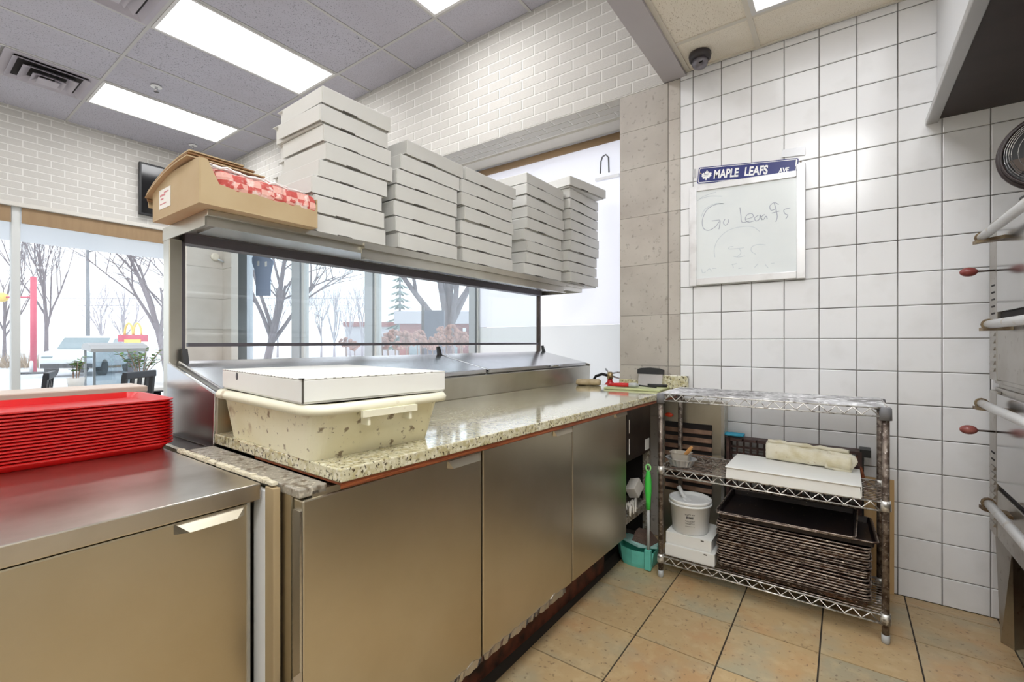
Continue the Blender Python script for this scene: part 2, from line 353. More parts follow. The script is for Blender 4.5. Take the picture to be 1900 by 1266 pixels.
# concrete-tiled column between window and white tiles
cl = struct(B(-1.183, -.806, YT + .006, YG + .1, 0, ZK).build('wall_column', grout_w))
zc = [0, .12, .432, .744, 1.056, 1.373, 1.692, 2.003, 2.315, 2.56, 2.797]
for i in range(len(zc) - 1):
    z0, z1 = zc[i] + .001, zc[i + 1] - .001
    for x0, x1 in ((-1.186, -.876), (-.872, -.804)):
        B(x0, x1, YT, YT + .012, z0, z1).build('column_tile', concrete, cl)
    B(-1.188, -1.183, YT + .002, YG, z0, z1).build('column_tile', concrete, cl)
# brick-papered header over the window, bricks proud of the mortar
XB0, XB1 = XL, -.895
wb = struct(B(-8.1, XB1, YT + .002, YG + .1, 2.80, ZD + .1).build('wall_window', mortar))
bl, bh, pl, ph = .2020, .0630, .2145, .0745
bmW = MB().box(-.5, .5, -.0015, .004, -.5, .5).mesh('brick', brick_m)
W = []
for r in range(12):
    z0 = 2.806 + ph * r; z1 = min(z0 + bh, ZD - .002)
    if z1 - z0 < .01: continue
    x = XB1 - (pl / 2 if r % 2 else 0) + pl
    while x > XB0:
        x1 = min(x, XB1 - .002); x0 = max(x - bl, XB0)
        if x1 - x0 > .012: W.append((x0, x1, z0, z1))
        x -= pl
W.sort(key=lambda q: -q[0])
for x0, x1, z0, z1 in W[:268]:
    inst('brick', bmW, wb, ((x0 + x1) / 2 - ORG[wb][0], YT + .001 - ORG[wb][1], (z0 + z1) / 2 - ORG[wb][2]), (x1 - x0, 1, z1 - z0))
rest = MB()
for x0, x1, z0, z1 in W[268:]: rest.box(x0, x1, YT - .0005, YT + .005, z0, z1)
ro = rest.build('far_bricks', brick_m, wb); ro['kind'] = 'stuff'
for r in range(3):                                   # soffit bricks
    y0 = YT + .006 + ph * r; x = -1.19 - (pl / 2 if r % 2 else 0) + pl / 2
    while x > -2.95:
        x1 = min(x, -1.19); x0 = x - bl
        inst('brick', bmW, wb, ((x0 + x1) / 2 - ORG[wb][0], y0 + bh / 2 - ORG[wb][1], 2.7985 - ORG[wb][2]), (x1 - x0, 1, bh), (R(90), 0, 0)); x -= pl
B(XL, -1.188, 3.10, 3.25, 2.785, 2.80).build('soffit_trim', plaster, wb)
# street wall on the left
wl = struct(B(XL - .25, XL - .002, -1.7, YT, 2.655, ZD + .1).build('wall_left', mortar))
bmL = MB().box(-.004, .002, -.5, .5, -.5, .5).mesh('brick', brick_m)
for r in range(14):
    z0 = 2.662 + ph * r; z1 = min(z0 + bh, ZD - .002); y = YT - .004 + (pl / 2 if r % 2 else 0)
    if z1 - z0 < .01: continue
    while y > .35:
        y1 = min(y, YT - .004); y0 = y - bl
        inst('brick', bmL, wl, (XL - .001 - ORG[wl][0], (y0 + y1) / 2 - ORG[wl][1], (z0 + z1) / 2 - ORG[wl][2]), (1, y1 - y0, z1 - z0)); y -= pl
B(XL - .02, XL + .045, -1.6, 2.42, 2.615, 2.66).build('window_head', plaster, wl, bev=.006)
pr_ = struct(B(XL - .25, XL, 2.40, 2.86, 0, 2.655).build('wall_pier', plaster))
for i in range(6):
    z0 = .12 + .42 * i
    B(XL - .01, XL + .006, 2.40, 2.853, z0 + .002, min(z0 + .418, 2.653)).build('pier_tile', pier_m, pr_)
pb = struct(B(XL - .02, -6.74, YT, YT + .08, 0, 2.80).build('wall_pier_back', plaster))
struct(B(-8.1, -7.95, YT - .05, YG + .1, 0, 2.80).build('wall_recess_end', plaster)); struct(B(-7.95, XL - .02, YT - .05, YT + .04, 0, 2.80).build('wall_recess_side', plaster))
for i in range(6):
    z0 = .12 + .42 * i
    B(XL + .01, -6.742, YT - .01, YT, z0 + .002, min(z0 + .418, 2.795)).build('pier_tile', pier_m, pb)
# left street window
w1 = struct(B(XL - .12, XL - .02, -1.6, 2.40, .28, .36).build('window_1', alu_w))
for y0, y1 in ((.845, .91), (-.75, -.69), (2.32, 2.40), (-1.6, -1.54)): B(XL - .12, XL, y0, y1, .36, 2.655).build('mullion', alu_w, w1, bev=.004)
for y0, y1 in ((-1.54, -.75), (-.69, .845), (.91, 2.32)):
    B(XL - .075, XL - .067, y0, y1, .36, 2.655).build('pane', pane, w1)
struct(B(XL - .25, XL, -1.7, 2.40, 0, .28).build('wall_left_sill', plaster))
for y0, y1, nm in ((.915, 2.33, 'brown roller blind rolled up over the wide left street window'), (-.2, .84, 'brown roller blind end left of the narrow grey mullion')):
    bo = root('roller_blind', (XL + .03, (y0 + y1) / 2, 2.455), 0, nm, 'blind')
    B(XL + .004, XL + .014, y0, y1, 2.462, 2.613).build('fabric', blind, bo); B(XL + .002, XL + .018, y0, y1, 2.45, 2.462).build('bottom_bar', blind, bo)
# back windows
w2 = struct(B(-7.95, -1.188, YG - .05, YG + .05, .62, .70).build('window_2', alu))
def mull(pa, pb_): 
    x0 = onY(pa, 600, YG)[0]; x1 = onY(pb_, 600, YG)[0]; return x0, x1
ms = [mull(a_, b_) for a_, b_ in ((547, 568), (683, 703), (876, 892))]
mid = []
for x0, x1 in ms:
    g = (x1 - x0)
    B(x0, x1 - g * .28, YG - .05, YG + .05, .70, 2.80).build('mullion', alu, w2, bev=.004)
    B(x1 - g * .2, x1, YG - .035, YG + .04, .70, 2.80).build('mullion', alu_w, w2, bev=.003)
x0, x1 = mull(430, 463)
B(-7.95, x0 + .14, YG - .05, YG + .05, .70, 2.80).build('mullion', alu_w, w2, bev=.004); B(x0 + .16, x1, YG - .04, YG + .05, .70, 2.80).build('mullion', alu, w2, bev=.004)
edges = [x1] + [v for m_ in ms for v in m_] + [-1.188]
for i in range(3): B(edges[2 * i], edges[2 * i + 1], YG - .004, YG + .004, .70, 2.80).build('pane', pane, w2)
bx0, bx1 = edges[6], -1.188
zf = onY(1040, 604, YG - .02)[2]
fp = root('window_film_panel', ((bx0 + bx1) / 2, YG - .01, .70), 0, 'white frosted film panel filling the bay beside the concrete column', 'panel')
B(bx0, bx1, YG - .012, YG - .004, zf, 2.80).build('upper_film', film_hi, fp); B(bx0, bx1, YG - .012, YG - .004, .70, zf - .002).build('lower_film', film_lo, fp)
B(bx1 - .05, bx1 - .002, YG - .035, YG - .012, .70, 2.42).build('edge_strip', white_p, fp)
struct(B(-7.95, -1.188, YG - .05, YG + .1, 0, .62).build('wall_window_sill', plaster))
bo = root('roller_blind', (-1.9, 3.29, 2.70), 0, 'brown blind rolled up along the top of the frosted window bay', 'blind')
MB().tube([(edges[6] + .03, 3.285, 2.757), (-1.192, 3.285, 2.757)], .028, 12).build('roll', blind, bo)
MB().box(edges[6] - .01, edges[6] + .025, 3.262, 3.31, 2.715, 2.80).build('bracket', alu, bo)
# hook hanging on the film panel
hk = root('wire_hook', onY(1122, 322, YG - .03), 0, 'bent wire hook hanging on the frosted panel above the box stacks', 'hook')
P = [onY(a_, b_, YG - .03) for a_, b_ in ((1114, 322), (1115, 300), (1118, 291), (1124, 287), (1129, 292), (1130, 320))]
MB().tube(P, .006, 6).build('wire', grey_post, hk)
q0 = onY(1105, 335, YG - .028); q1 = onY(1149, 321, YG - .028)
MB().hexa([(q0[0], YG - .038, q0[2] - .01), (q1[0], YG - .038, q0[2] - .01), (q1[0], YG - .013, q0[2] - .01), (q0[0], YG - .013, q0[2] - .01), (q0[0], YG - .038, q0[2] + .012), (q1[0], YG - .038, q0[2] + .012), (q1[0], YG - .013, q0[2] + .012), (q0[0], YG - .013, q0[2] + .012)]).build('rail', alu_f, hk)

# unseen sides of the room
struct(B(1.95, 2.1, -1.7, 3.0, 0, ZK + .1).build('wall_right', plaster_k))
struct(B(-7.3, 2.1, -1.85, -1.7, 0, ZD + .1).build('wall_front', plaster_k))
# kitchen ceiling
ck = struct(B(-.765, 2.0, -1.7, YT + .01, ZK + .02, ZK + .08).build('ceiling_kitchen', tbar_k))
kx = [-.765, -.381, .229, .839, 1.449, 1.95]; ky = [-1.7, -1.107, .113, 1.333, 2.553, YT]
KL = {(1, 3), (1, 2), (1, 1), (3, 1)}
kp = MB().box(-.5, .5, -.5, .5, 0, .014).mesh('ceiling_panel', ceil_tile_k)
for i in range(5):
    for j in range(5):
        if (i, j) in KL: continue
        x0, x1, y0, y1 = kx[i] + .006, kx[i + 1] - .006, ky[j] + .006, ky[j + 1] - .006
        inst('ceiling_panel', kp, ck, ((x0 + x1) / 2 - ORG[ck][0], (y0 + y1) / 2 - ORG[ck][1], ZK + .004 - ORG[ck][2]), (x1 - x0, y1 - y0, 1))
for x in kx[1:-1]: B(x - .012, x + .012, -1.7, YT, ZK - .003, ZK + .02).build('grid_bar', tbar_k, ck)
for y in ky[1:-1]: B(-.765, 1.95, y - .012, y + .012, ZK - .002, ZK + .019).build('grid_bar', tbar_k, ck)
B(-.765, 1.95, YT - .022, YT - .008, ZK - .004, ZK + .02).build('edge_angle', tbar_k, ck); B(-.765, -.74, -1.7, YT - .02, ZK - .004, ZK + .02).build('edge_angle', tbar_k, ck)
def troffer(x0, x1, y0, y1, z, m, label, grp):
    t = root('ceiling_light', ((x0 + x1) / 2, (y0 + y1) / 2, z), 0, label, 'light', grp)
    f = .022
    MB().box(x0, x1, y0, y0 + f, z - .006, z + .012).box(x0, x1, y1 - f, y1, z - .006, z + .012).box(x0, x0 + f, y0 + f, y1 - f, z - .006, z + .012).box(x1 - f, x1, y0 + f, y1 - f, z - .006, z + .012).build('frame', lamp_frame, t)
    B(x0 + f, x1 - f, y0 + f, y1 - f, z + .002, z + .01).build('diffuser', m, t)
    return t
kl = {(1, 3): 'lit ceiling panel over the tiled kitchen wall', (1, 2): 'lit ceiling panel right above the middle of the kitchen aisle', (1, 1): 'lit ceiling panel behind the kitchen aisle', (3, 1): 'lit ceiling panel in the far kitchen corner'}  # the panel above mid-aisle is unseen, added as fill for the lower kitchen
for (i, j) in KL: troffer(kx[i] + .012, kx[i + 1] - .012, ky[j] + .012, ky[j + 1] - .012, ZK, lamp_w if (i, j) == (1, 3) else lamp_k, kl[(i, j)], 'kitchen ceiling lights')
struct(B(-.90, -.766, -1.7, YT + .002, 2.80, ZD + .1).build('trim_1', beam_m), 'grey bulkhead beam between the dining room and kitchen ceilings')
# dining ceiling
cd = struct(B(XL, -.9, -1.7, YT + .01, ZD + .02, ZD + .08).build('ceiling', tbar))
dx = [XL] + [-6.25 + .6235 * k for k in range(0, 9)]; dx = [x for x in dx if x < -.95] + [-.9]; dy = [-1.7, -1.2, .02, 1.255, 2.487, YT]
DL = {}
for n_, (X0, lab) in {1: (-6.25, 'narrow-looking lit ceiling panel nearest the left brick wall'), 3: (-4.38, 'large lit ceiling panel directly above the tallest box stack'), 2: (-2.51, 'lit ceiling panel cut off by the top edge near the brick header')}.items():
    DL[min(range(len(dx)), key=lambda i: abs(dx[i] - X0))] = lab
VENT = {(1, 2): 'square ceiling vent left of the lit panel by the brick wall', (4, 2): 'ceiling vent at the top edge left of the large lit panel'}
dp = MB().box(-.5, .5, -.5, .5, 0, .014).mesh('ceiling_panel', ceil_tile)
for i in range(len(dx) - 1):
    for j in range(5):
        if (j in (1, 3) and i in DL): continue
        x0, x1, y0, y1 = dx[i] + .006, dx[i + 1] - .006, dy[j] + .006, dy[j + 1] - .006
        if j == 2 and (i == 1 or i == 4): y1 = dy[3] - .63
        inst('ceiling_panel', dp, cd, ((x0 + x1) / 2 - ORG[cd][0], (y0 + y1) / 2 - ORG[cd][1], ZD + .004 - ORG[cd][2]), (x1 - x0, y1 - y0, 1))
for x in dx[1:-1]: B(x - .011, x + .011, -1.7, YT, ZD - .001, ZD + .02).build('grid_bar', tbar, cd)
for y in dy[1:-1]: B(XL, -.9, y - .011, y + .011, ZD - .0015, ZD + .019).build('grid_bar', tbar, cd)
DL2 = ['lit ceiling panel of the second dining row nearest the left brick wall', 'lit ceiling panel in the middle of the second dining row', 'lit ceiling panel of the second dining row nearest the beam']  # unseen second row, added to brighten the near ends of the boxes
for lab, i in zip(DL2, sorted(DL)): troffer(dx[i] + .012, dx[i + 1] - .012, dy[1] + .012, dy[2] - .012, ZD, lamp_d, lab, 'dining ceiling lights')
for i, lab in DL.items(): troffer(dx[i] + .012, dx[i + 1] - .012, dy[3] + .012, dy[4] - .012, ZD, lamp_d, lab, 'dining ceiling lights')
for (i, j), lab in VENT.items():
    x0, x1, y1 = dx[i] + .012, dx[i + 1] - .012, dy[3] - .012; y0 = y1 - .6; cx_, cy_ = (x0 + x1) / 2, (y0 + y1) / 2
    t = root('ceiling_vent', (cx_, cy_, ZD), 0, lab, 'vent')
    mb = MB().box(x0, x1, y0, y1, ZD - .004, ZD + .012); mb.build('frame', vent_m, t)
    for k, (h, z) in enumerate(((.25, .03), (.18, .05), (.11, .066))):
        mb = MB(); o_, i_ = h, h - .06
        for s0, s1 in (((-1, -1), (1, -1)), ((1, -1), (1, 1)), ((1, 1), (-1, 1)), ((-1, 1), (-1, -1))):
            A, Bq = (cx_ + s0[0] * o_ * .98, cy_ + s0[1] * o_), (cx_ + s1[0] * o_ * .98, cy_ + s1[1] * o_)
            a2, b2 = (cx_ + s0[0] * i_, cy_ + s0[1] * i_), (cx_ + s1[0] * i_, cy_ + s1[1] * i_)
            mb.hexa([(A[0], A[1], ZD - z), (Bq[0], Bq[1], ZD - z), (b2[0], b2[1], ZD - z + .038), (a2[0], a2[1], ZD - z + .038), (A[0], A[1], ZD - z + .006), (Bq[0], Bq[1], ZD - z + .006), (b2[0], b2[1], ZD - z + .042), (a2[0], a2[1], ZD - z + .042)])
        mb.build('cone_ring', vent_m, t)
    B(cx_ - .07, cx_ + .07, cy_ - .07, cy_ + .07, ZD - .072, ZD - .066).build('centre_plate', vent_m, t)
    B(cx_ - .24, cx_ + .24, cy_ - .24, cy_ + .24, ZD - .0055, ZD - .0045).build('duct_opening', dark_void, t)
for (px, py, lab) in ((290, 160, 'chrome ceiling sprinkler between the two lit panels'), (358, 269, 'small ceiling sprinkler in the corner near the two brick walls')):
    r_ = ray(px, py); k = (ZD - CAMH) / r_[2]; x, y = r_[0] * k, r_[1] * k
    t = root('sprinkler', (x, y, ZD - .05), 0, lab, 'sprinkler', 'ceiling sprinklers')
    MB().lathe([(.045, 0), (.045, .006), (.02, .008)], (x, y, ZD - .01), 16).build('escutcheon', white_p, t)
    MB().lathe([(.008, 0), (.012, .02), (.012, .04)], (x, y, ZD - .05), 10).build('head', steel_bright, t)
    MB().lathe([(.022, 0), (.022, .003)], (x, y, ZD - .055), 12).build('deflector', steel_bright, t)
# ================================================================== PREP UNIT (turned 1.2 degrees like in the photo)
UR = R(-1.2); UP = (-.935, .532, 0)
def upt(x, y):                       # unit frame -> world
    c_, s_ = math.cos(UR), math.sin(UR); dx_, dy_ = x - UP[0], y - UP[1]
    return (UP[0] + c_ * dx_ - s_ * dy_, UP[1] + s_ * dx_ + c_ * dy_)
pu = root('pizza_prep_table', UP, UR, 'long stainless pizza prep refrigerator with overshelf and glass guard', 'prep table')
B(-1.97, -.98, .545, 2.25, .20, .872).build('body', steel_dark, pu)
B(-1.97, -.976, .532, .545, .02, .872).build('end_panel', steel_door, pu)
B(-1.97, -1.565, .60, 3.06, .872, .905).box(-1.97, -1.0, 2.25, 2.62, .86, .872).build('top_deck', steel, pu)
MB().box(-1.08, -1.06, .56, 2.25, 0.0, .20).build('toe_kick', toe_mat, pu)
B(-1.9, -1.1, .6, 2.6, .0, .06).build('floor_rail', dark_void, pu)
for a_, b_ in ((.536, 1.118), (1.126, 1.690), (1.698, 2.248)):
    d_ = B(-.974, -.935, a_, b_, .208, .862).build('door', steel_door, pu, bev=.004)
    h0 = b_ - .15
    MB().hexa([(-.935, h0, .838), (-.922, h0 + .012, .836), (-.922, b_ - .02, .836), (-.935, b_ - .008, .838), (-.935, h0, .858), (-.931, h0, .858), (-.931, b_ - .008, .858), (-.935, b_ - .008, .858)]).build('handle', steel_door, d_)
    if a_ < 1.5:                      # torn protective film along the lower edge
        mb = MB(); n = 34; y0, y1 = (a_ + .12, b_) if a_ < 1 else (a_, b_ - .06); top = []
        for i in range(n + 1):
            y = y0 + (y1 - y0) * i / n; dz = .002 + .016 * abs(noise.noise((y * 19, 3, 1))); lo = .204 - .012 * random.random()
            top.append((y, lo, .210 + dz))
        for i in range(n):
            ya, la, ta = top[i]; yb, lb, tb_ = top[i + 1]
            mb.hexa([(-.9355, ya, la), (-.929, ya, la), (-.929, yb, lb), (-.9355, yb, lb), (-.9355, ya, ta), (-.9335, ya, ta), (-.9335, yb, tb_), (-.9355, yb, tb_)])
        mb.build('torn_film', steel_bright, d_)
# peeled flap of film on the near door edge
dd = [o for o in pu.children if o.name.startswith('door')][0]
MB().add([(-.936, .533, .50), (-.945, .520, .49), (-.985, .512, .44), (-.988, .519, .405), (-.95, .526, .40), (-.936, .533, .36), (-.937, .531, .42)], [(0, 1, 6), (1, 2, 3, 4), (1, 4, 6), (4, 5, 6)]).build('peeled_film', steel_bright, dd)
B(-.968, -.938, .531, .5355, .22, .84).build('edge_strip', steel_bright, dd)
B(-.985, -.94, .56, 2.62, .862, .876).build('top_rail', steel_door, pu)
# grimy ledge at the near end
lm = MB().box(-1.56, -.94, .530, .596, .866, .886)
lm.build('grimy_ledge', steel_grimy, pu, bev=.003)
# compressor bay
B(-.955, -.94, 2.262, 2.60, .585, .862).build('bay_panel', steel_dark, pu)
B(-.9395, -.9375, 2.515, 2.575, .60, .66).build('bay_label', sticker, pu)
B(-.9395, -.9375, 2.29, 2.297, .62, .70).build('tape_bit', sticker, pu); B(-.9395, -.9375, 2.29, 2.297, .73, .80).build('tape_bit', sticker, pu)
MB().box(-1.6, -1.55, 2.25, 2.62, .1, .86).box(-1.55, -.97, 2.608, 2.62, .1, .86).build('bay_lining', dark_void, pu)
B(-1.2, -.945, 2.256, 2.60, .262, .30).build('bay_ledge', steel_grimy, pu)
MB().box(-.98, -.945, 2.585, 2.62, .02, .585).box(-.98, -.945, 2.25, 2.262, .20, .86).build('bay_jamb', steel_grimy, pu)
# raised rail with sloping lids
prof = [(-1.565, .905), (-1.558, 1.030), (-1.60, 1.036), (-1.97, 1.112), (-1.97, .905)]
MB().prism(prof, 'y', .604, 3.06).build('ingredient_rail', steel, pu, bev=.003)
for y in (.597, 3.055):
    MB().prism([(-1.572, .875), (-1.560, 1.045), (-1.972, 1.130), (-1.975, .875)], 'y', y, y + .012).build('cheek_panel', steel_bright if y < 1 else steel, pu, bev=.003)
sl = (1.112 - 1.036) / .37
for k, (a_, b_) in enumerate(((.625, 1.905), (1.925, 3.03))):
    def lz(x): return 1.036 + (-1.60 - x) * sl + .003
    d_ = MB().hexa([(-1.578, a_, lz(-1.578)), (-1.578, b_, lz(-1.578)), (-1.955, b_, lz(-1.955)), (-1.955, a_, lz(-1.955)), (-1.578, a_, lz(-1.578) + .022), (-1.578, b_, lz(-1.578) + .022), (-1.955, b_, lz(-1.955) + .022), (-1.955, a_, lz(-1.955) + .022)]).build('lid', steel_bright, pu, bev=.004)
    yc = (a_ + b_) / 2 + (.12 if k else 0)
    MB().tube([(-1.575, yc - .06, lz(-1.58) + .012), (-1.555, yc - .055, lz(-1.58) + .016), (-1.555, yc + .055, lz(-1.58) + .016), (-1.575, yc + .06, lz(-1.58) + .012)], .007, 6).build('handle', steel_bright, d_)
for y in (.628, 1.893, 3.0):
    MB().prism([(-1.920, 1.122), (-1.945, 1.126), (-1.953, 1.176), (-1.940, 1.178)], 'y', y + .004, y + .022).build('hinge_clip', black, pu)
# posts, glass guard, overshelf
MB().box(-2.03, -1.968, .602, .642, 1.0, 1.575).build('shelf_post', steel, pu, bev=.003)
MB().box(-2.015, -1.985, 3.03, 3.05, 1.0, 1.575).build('shelf_post', steel_dark, pu, bev=.002)
MB().box(-2.015, -1.980, .642, .656, 1.10, 1.572).build('glass_channel', guard_frame, pu)
B(-2.003, -1.997, .668, 3.03, 1.19, 1.57).build('glass_guard', guard, pu)
B(-2.008, -1.990, .668, 3.03, 1.185, 1.199).build('guard_bar', guard_frame, pu)
B(-2.03, -1.62, .60, 3.08, 1.600, 1.620).build('overshelf', steel, pu, bev=.002)
MB().box(-1.642, -1.638, .60, 3.08, 1.572, 1.602).box(-2.03, -1.638, .600, .604, 1.572, 1.602).box(-2.03, -2.026, .60, 3.08, 1.572, 1.602).box(-2.03, -1.638, 3.076, 3.08, 1.572, 1.602).build('shelf_lip', steel, pu)
MB().box(-2.02, -1.96, .65, 3.03, 1.565, 1.600).build('guard_head', guard_frame, pu)
B(-1.88, -1.72, .66, 3.02, 1.590, 1.602).build('under_panel', steel_bright, pu)
MB().box(-1.640, -1.612, 1.17, 2.80, 1.588, 1.612).box(-1.637, -1.631, 1.17, 2.80, 1.545, 1.590).box(-1.637, -1.612, 1.17, 2.80, 1.545, 1.551).build('ticket_rail', steel, pu)

# granite worktop: a little skewed to the doors, as in the photo
g0 = (-.893, .598); g1 = (-.790, 2.812)
q0 = upt(-1.572, .610); q1 = upt(-1.552, 2.30)
def gline(t): return None
poly = [g0, g1, (-1.185, 2.835), (upt(-1.556, 2.84)[0], 2.84), (q0[0] + .012, g0[1] + .012)]
gr = root('granite_worktop', ((g0[0] + g1[0]) / 2, 1.7, .89), 0, 'speckled cream granite worktop with reddish wood edging', 'worktop')
MB().prism(poly, 'z', .892, .922).build('slab', granite, gr, bev=.003)
def inset(p, q, d): 
    v = Vector((q[0] - p[0], q[1] - p[1])); v.normalize(); n_ = Vector((v.y, -v.x)); return n_ * d
nn = inset(g0, g1, .012)
wm = MB()
fa = (g0[0] - .004, g0[1] + .004); fb = (g1[0] - .004, g1[1])
wm.prism([fa, fb, (fb[0] - .028, fb[1]), (fa[0] - .028, fa[1] + .028)], 'z', .877, .8915)
wm.prism([fa, (fa[0] - .028, fa[1] + .028), (-1.30, fa[1] + .028), (-1.30, fa[1] + .006)], 'z', .886, .8915)
wm.build('wood_edge', wood_edge, gr)
wm = MB()
wm.prism([(fa[0] + .003, fa[1] - .003), (fb[0] + .003, fb[1]), (fb[0] - .02, fb[1]), (fa[0] - .02, fa[1] + .02)], 'z', .880, .8855).build('edge_bead', wood_edge, gr)
B(-.975, -.748, 2.815, 2.845, .9225, 1.002).build('backsplash', granite, gr, bev=.002)
B(-1.18, -.98, 2.825, 2.845, .9225, .965).build('backsplash', granite, gr, bev=.002)

# ---- strips between the two counters
fp_ = root('filler_boards', (-1.05, .521, 0), 0, 'white and tan filler boards between the two steel counters', 'boards')
B(-1.105, -1.050, .514, .526, 0, .868).build('white_board', white_p, fp_, bev=.002)
B(-1.048, -1.010, .512, .528, 0, .880).build('tan_board', M('tan_board', srgb(176, 156, 122), .7, 0, [('noise', 9, (1, 1, .2), .4, .7, srgb(156, 134, 98), .7)]), fp_, bev=.002)
cm = MB(); n = 40
for i in range(n):
    x0 = -1.56 + .54 * i / n; x1 = -1.56 + .54 * (i + 1) / n + .002; a_ = .003 * random.random()
    cm.box(x0, x1, .5135 - a_, .5255, .8852, .8905 + .004 * random.random())
cm.build('caulk_bead', M('caulk', srgb(214, 206, 184), .8, 0, [('noise', 60, U, .55, .68, srgb(120, 104, 80), .8)]), fp_)

# ================================================================== LEFT COUNTER
lc = root('undercounter_fridge', (-1.55, -.05, 0), 0, 'low stainless undercounter cabinet in the left foreground', 'counter')
B(-2.0, -1.06, -.75, .510, .848, .885).build('top', steel_top, lc, bev=.003)
B(-1.98, -1.10, -.73, .505, .10, .847).build('body', steel, lc)
for a_, b_ in ((-.12, .488), (-.72, -.13)):
    d_ = B(-1.10, -1.073, a_, b_, .12, .843).build('door', steel_door, lc, bev=.004)
    MB().hexa([(-1.073, b_ - .14, .820), (-1.055, b_ - .118, .822), (-1.055, b_ - .03, .822), (-1.073, b_ - .008, .820), (-1.073, b_ - .14, .840), (-1.069, b_ - .14, .842), (-1.069, b_ - .008, .842), (-1.073, b_ - .008, .840)]).build('handle', steel_door, d_)
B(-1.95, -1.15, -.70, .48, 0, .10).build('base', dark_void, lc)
# half wall with ledge behind
hw = struct(B(-2.16, -2.05, -1.7, .56, 0, 1.025).build('wall_half', plaster))
B(-2.19, -2.015, -1.7, .575, 1.025, 1.047).build('ledge_cap', M('ledge', srgb(196, 178, 164), .4), hw, bev=.004)

# ================================================================== TRAYS
def rrect(x0, x1, y0, y1, r, z, n=5):
    out = []
    for cx_, cy_, a0 in ((x1 - r, y1 - r, 0), (x0 + r, y1 - r, 90), (x0 + r, y0 + r, 180), (x1 - r, y0 + r, 270)):
        for k in range(n + 1):
            t = R(a0 + 90 * k / n); out.append((cx_ + r * math.cos(t), cy_ + r * math.sin(t), z))
    return out
def tray_mesh(hx, hy, r, h, fl_, mat, name, th=.003, lip=.012):
    mb = MB(); R_ = lambda i, z: rrect(-hx + i, hx - i, -hy + i, hy - i, max(.004, r - i), z)
    mb.loops([R_(fl_, 0), R_(lip, h - .006), R_(.002, h - .004), R_(0, h), R_(lip * .8, h + .001), R_(lip, h - .001), R_(fl_ + .002, th)], True, True, False)
    return mb.mesh(name, mat)
tme_ = tray_mesh(.178, .235, .045, .020, .026, red_tray, 'tray')
NT = 16
for i in range(NT):
    t = bpy.data.objects.new('cafeteria_tray', tme_); col.objects.link(t)
    t.location = (-1.797 + .002 * random.uniform(-.3, .3), .302 + .0005 * random.uniform(-1, 1), .8852 + .0085 * i)
    tag(t, 'red plastic cafeteria tray, %s of the stack on the low counter' % nth(i, NT), 'tray', 'stacked red trays')

# ================================================================== BOX STACKS
def pizza_box(name, L_, D_, H_, m=card_w):
    """origin at bottom centre, front faces +x; L along y, D along x"""
    r = root(name, (0, 0, 0)); l, d_, h = L_ / 2, D_ / 2, H_
    MB().box(-d_ + .012, d_ - .014, -l + .012, l - .012, 0, h - .005).build('base', m, r)
    mb = MB()
    mb.hexa([(-d_ + .001, -l + .001, h - .0045), (d_, -l + .001, h - .0045), (d_, l - .001, h - .0045), (-d_ + .001, l - .001, h - .0045), (-d_ + .003, -l + .003, h - .001), (d_ - .002, -l + .003, h - .001), (d_ - .002, l - .003, h - .001), (-d_ + .003, l - .003, h - .001)])
    mb.box(d_ - .004, d_, -l + .002, l - .002, .0055, h - .0045)                   # front flap
    mb.box(-d_ + .05, d_ - .004, -l, -l + .004, .008, h - .0045).box(-d_ + .05, d_ - .004, l - .004, l, .008, h - .0045)
    lid = mb.build('lid', m, r)
    mb = MB(); mb.box(d_ - .003, d_ + .0007, -l * .45, -l * .05, .003, .0085).build('tab_slot', card_gap, r)
    return r
STK = [  # near px, far px per box (bottom first), length, depth, height, front X at that stack, description
 (((589.5, 715), (582, 713), (577.5, 709.7), (597, 717), (612.8, 721.6), (608.5, 723), (598.8, 718), (610.2, 718)), .325, .36, .0718, -1.628, 'the first stack, beside the brown carton'),
 (((737, 847), (740, 841), (743, 841), (740, 846), (743.8, 846), (749, 852), (757, 857)), .39, .39, .0725, -1.615, 'the second stack from the brown carton'),
 (((856, 953), (855, 950), (856.5, 950), (861.5, 950), (857, 948), (862.7, 948), (874, 952)), .445, .43, .0725, -1.605, 'the middle stack of the five'),
 (((970.4, 1043), (972, 1047), (975, 1045), (970.9, 1046), (974, 1047), (978.8, 1046), (977.5, 1046), (976.6, 1047), (978, 1048)), .452, .45, .0712, -1.59, 'the fourth stack, next to the endmost one'),
 (((1051.6, 1110), (1051.2, 1108), (1050, 1109), (1053.4, 1110), (1057, 1110), (1054.5, 1110), (1054.5, 1110), (1055, 1110), (1055.6, 1110)), .44, .43, .0735, -1.54, 'the endmost stack by the frosted window')]
ZS = 1.6202; random.seed(11)
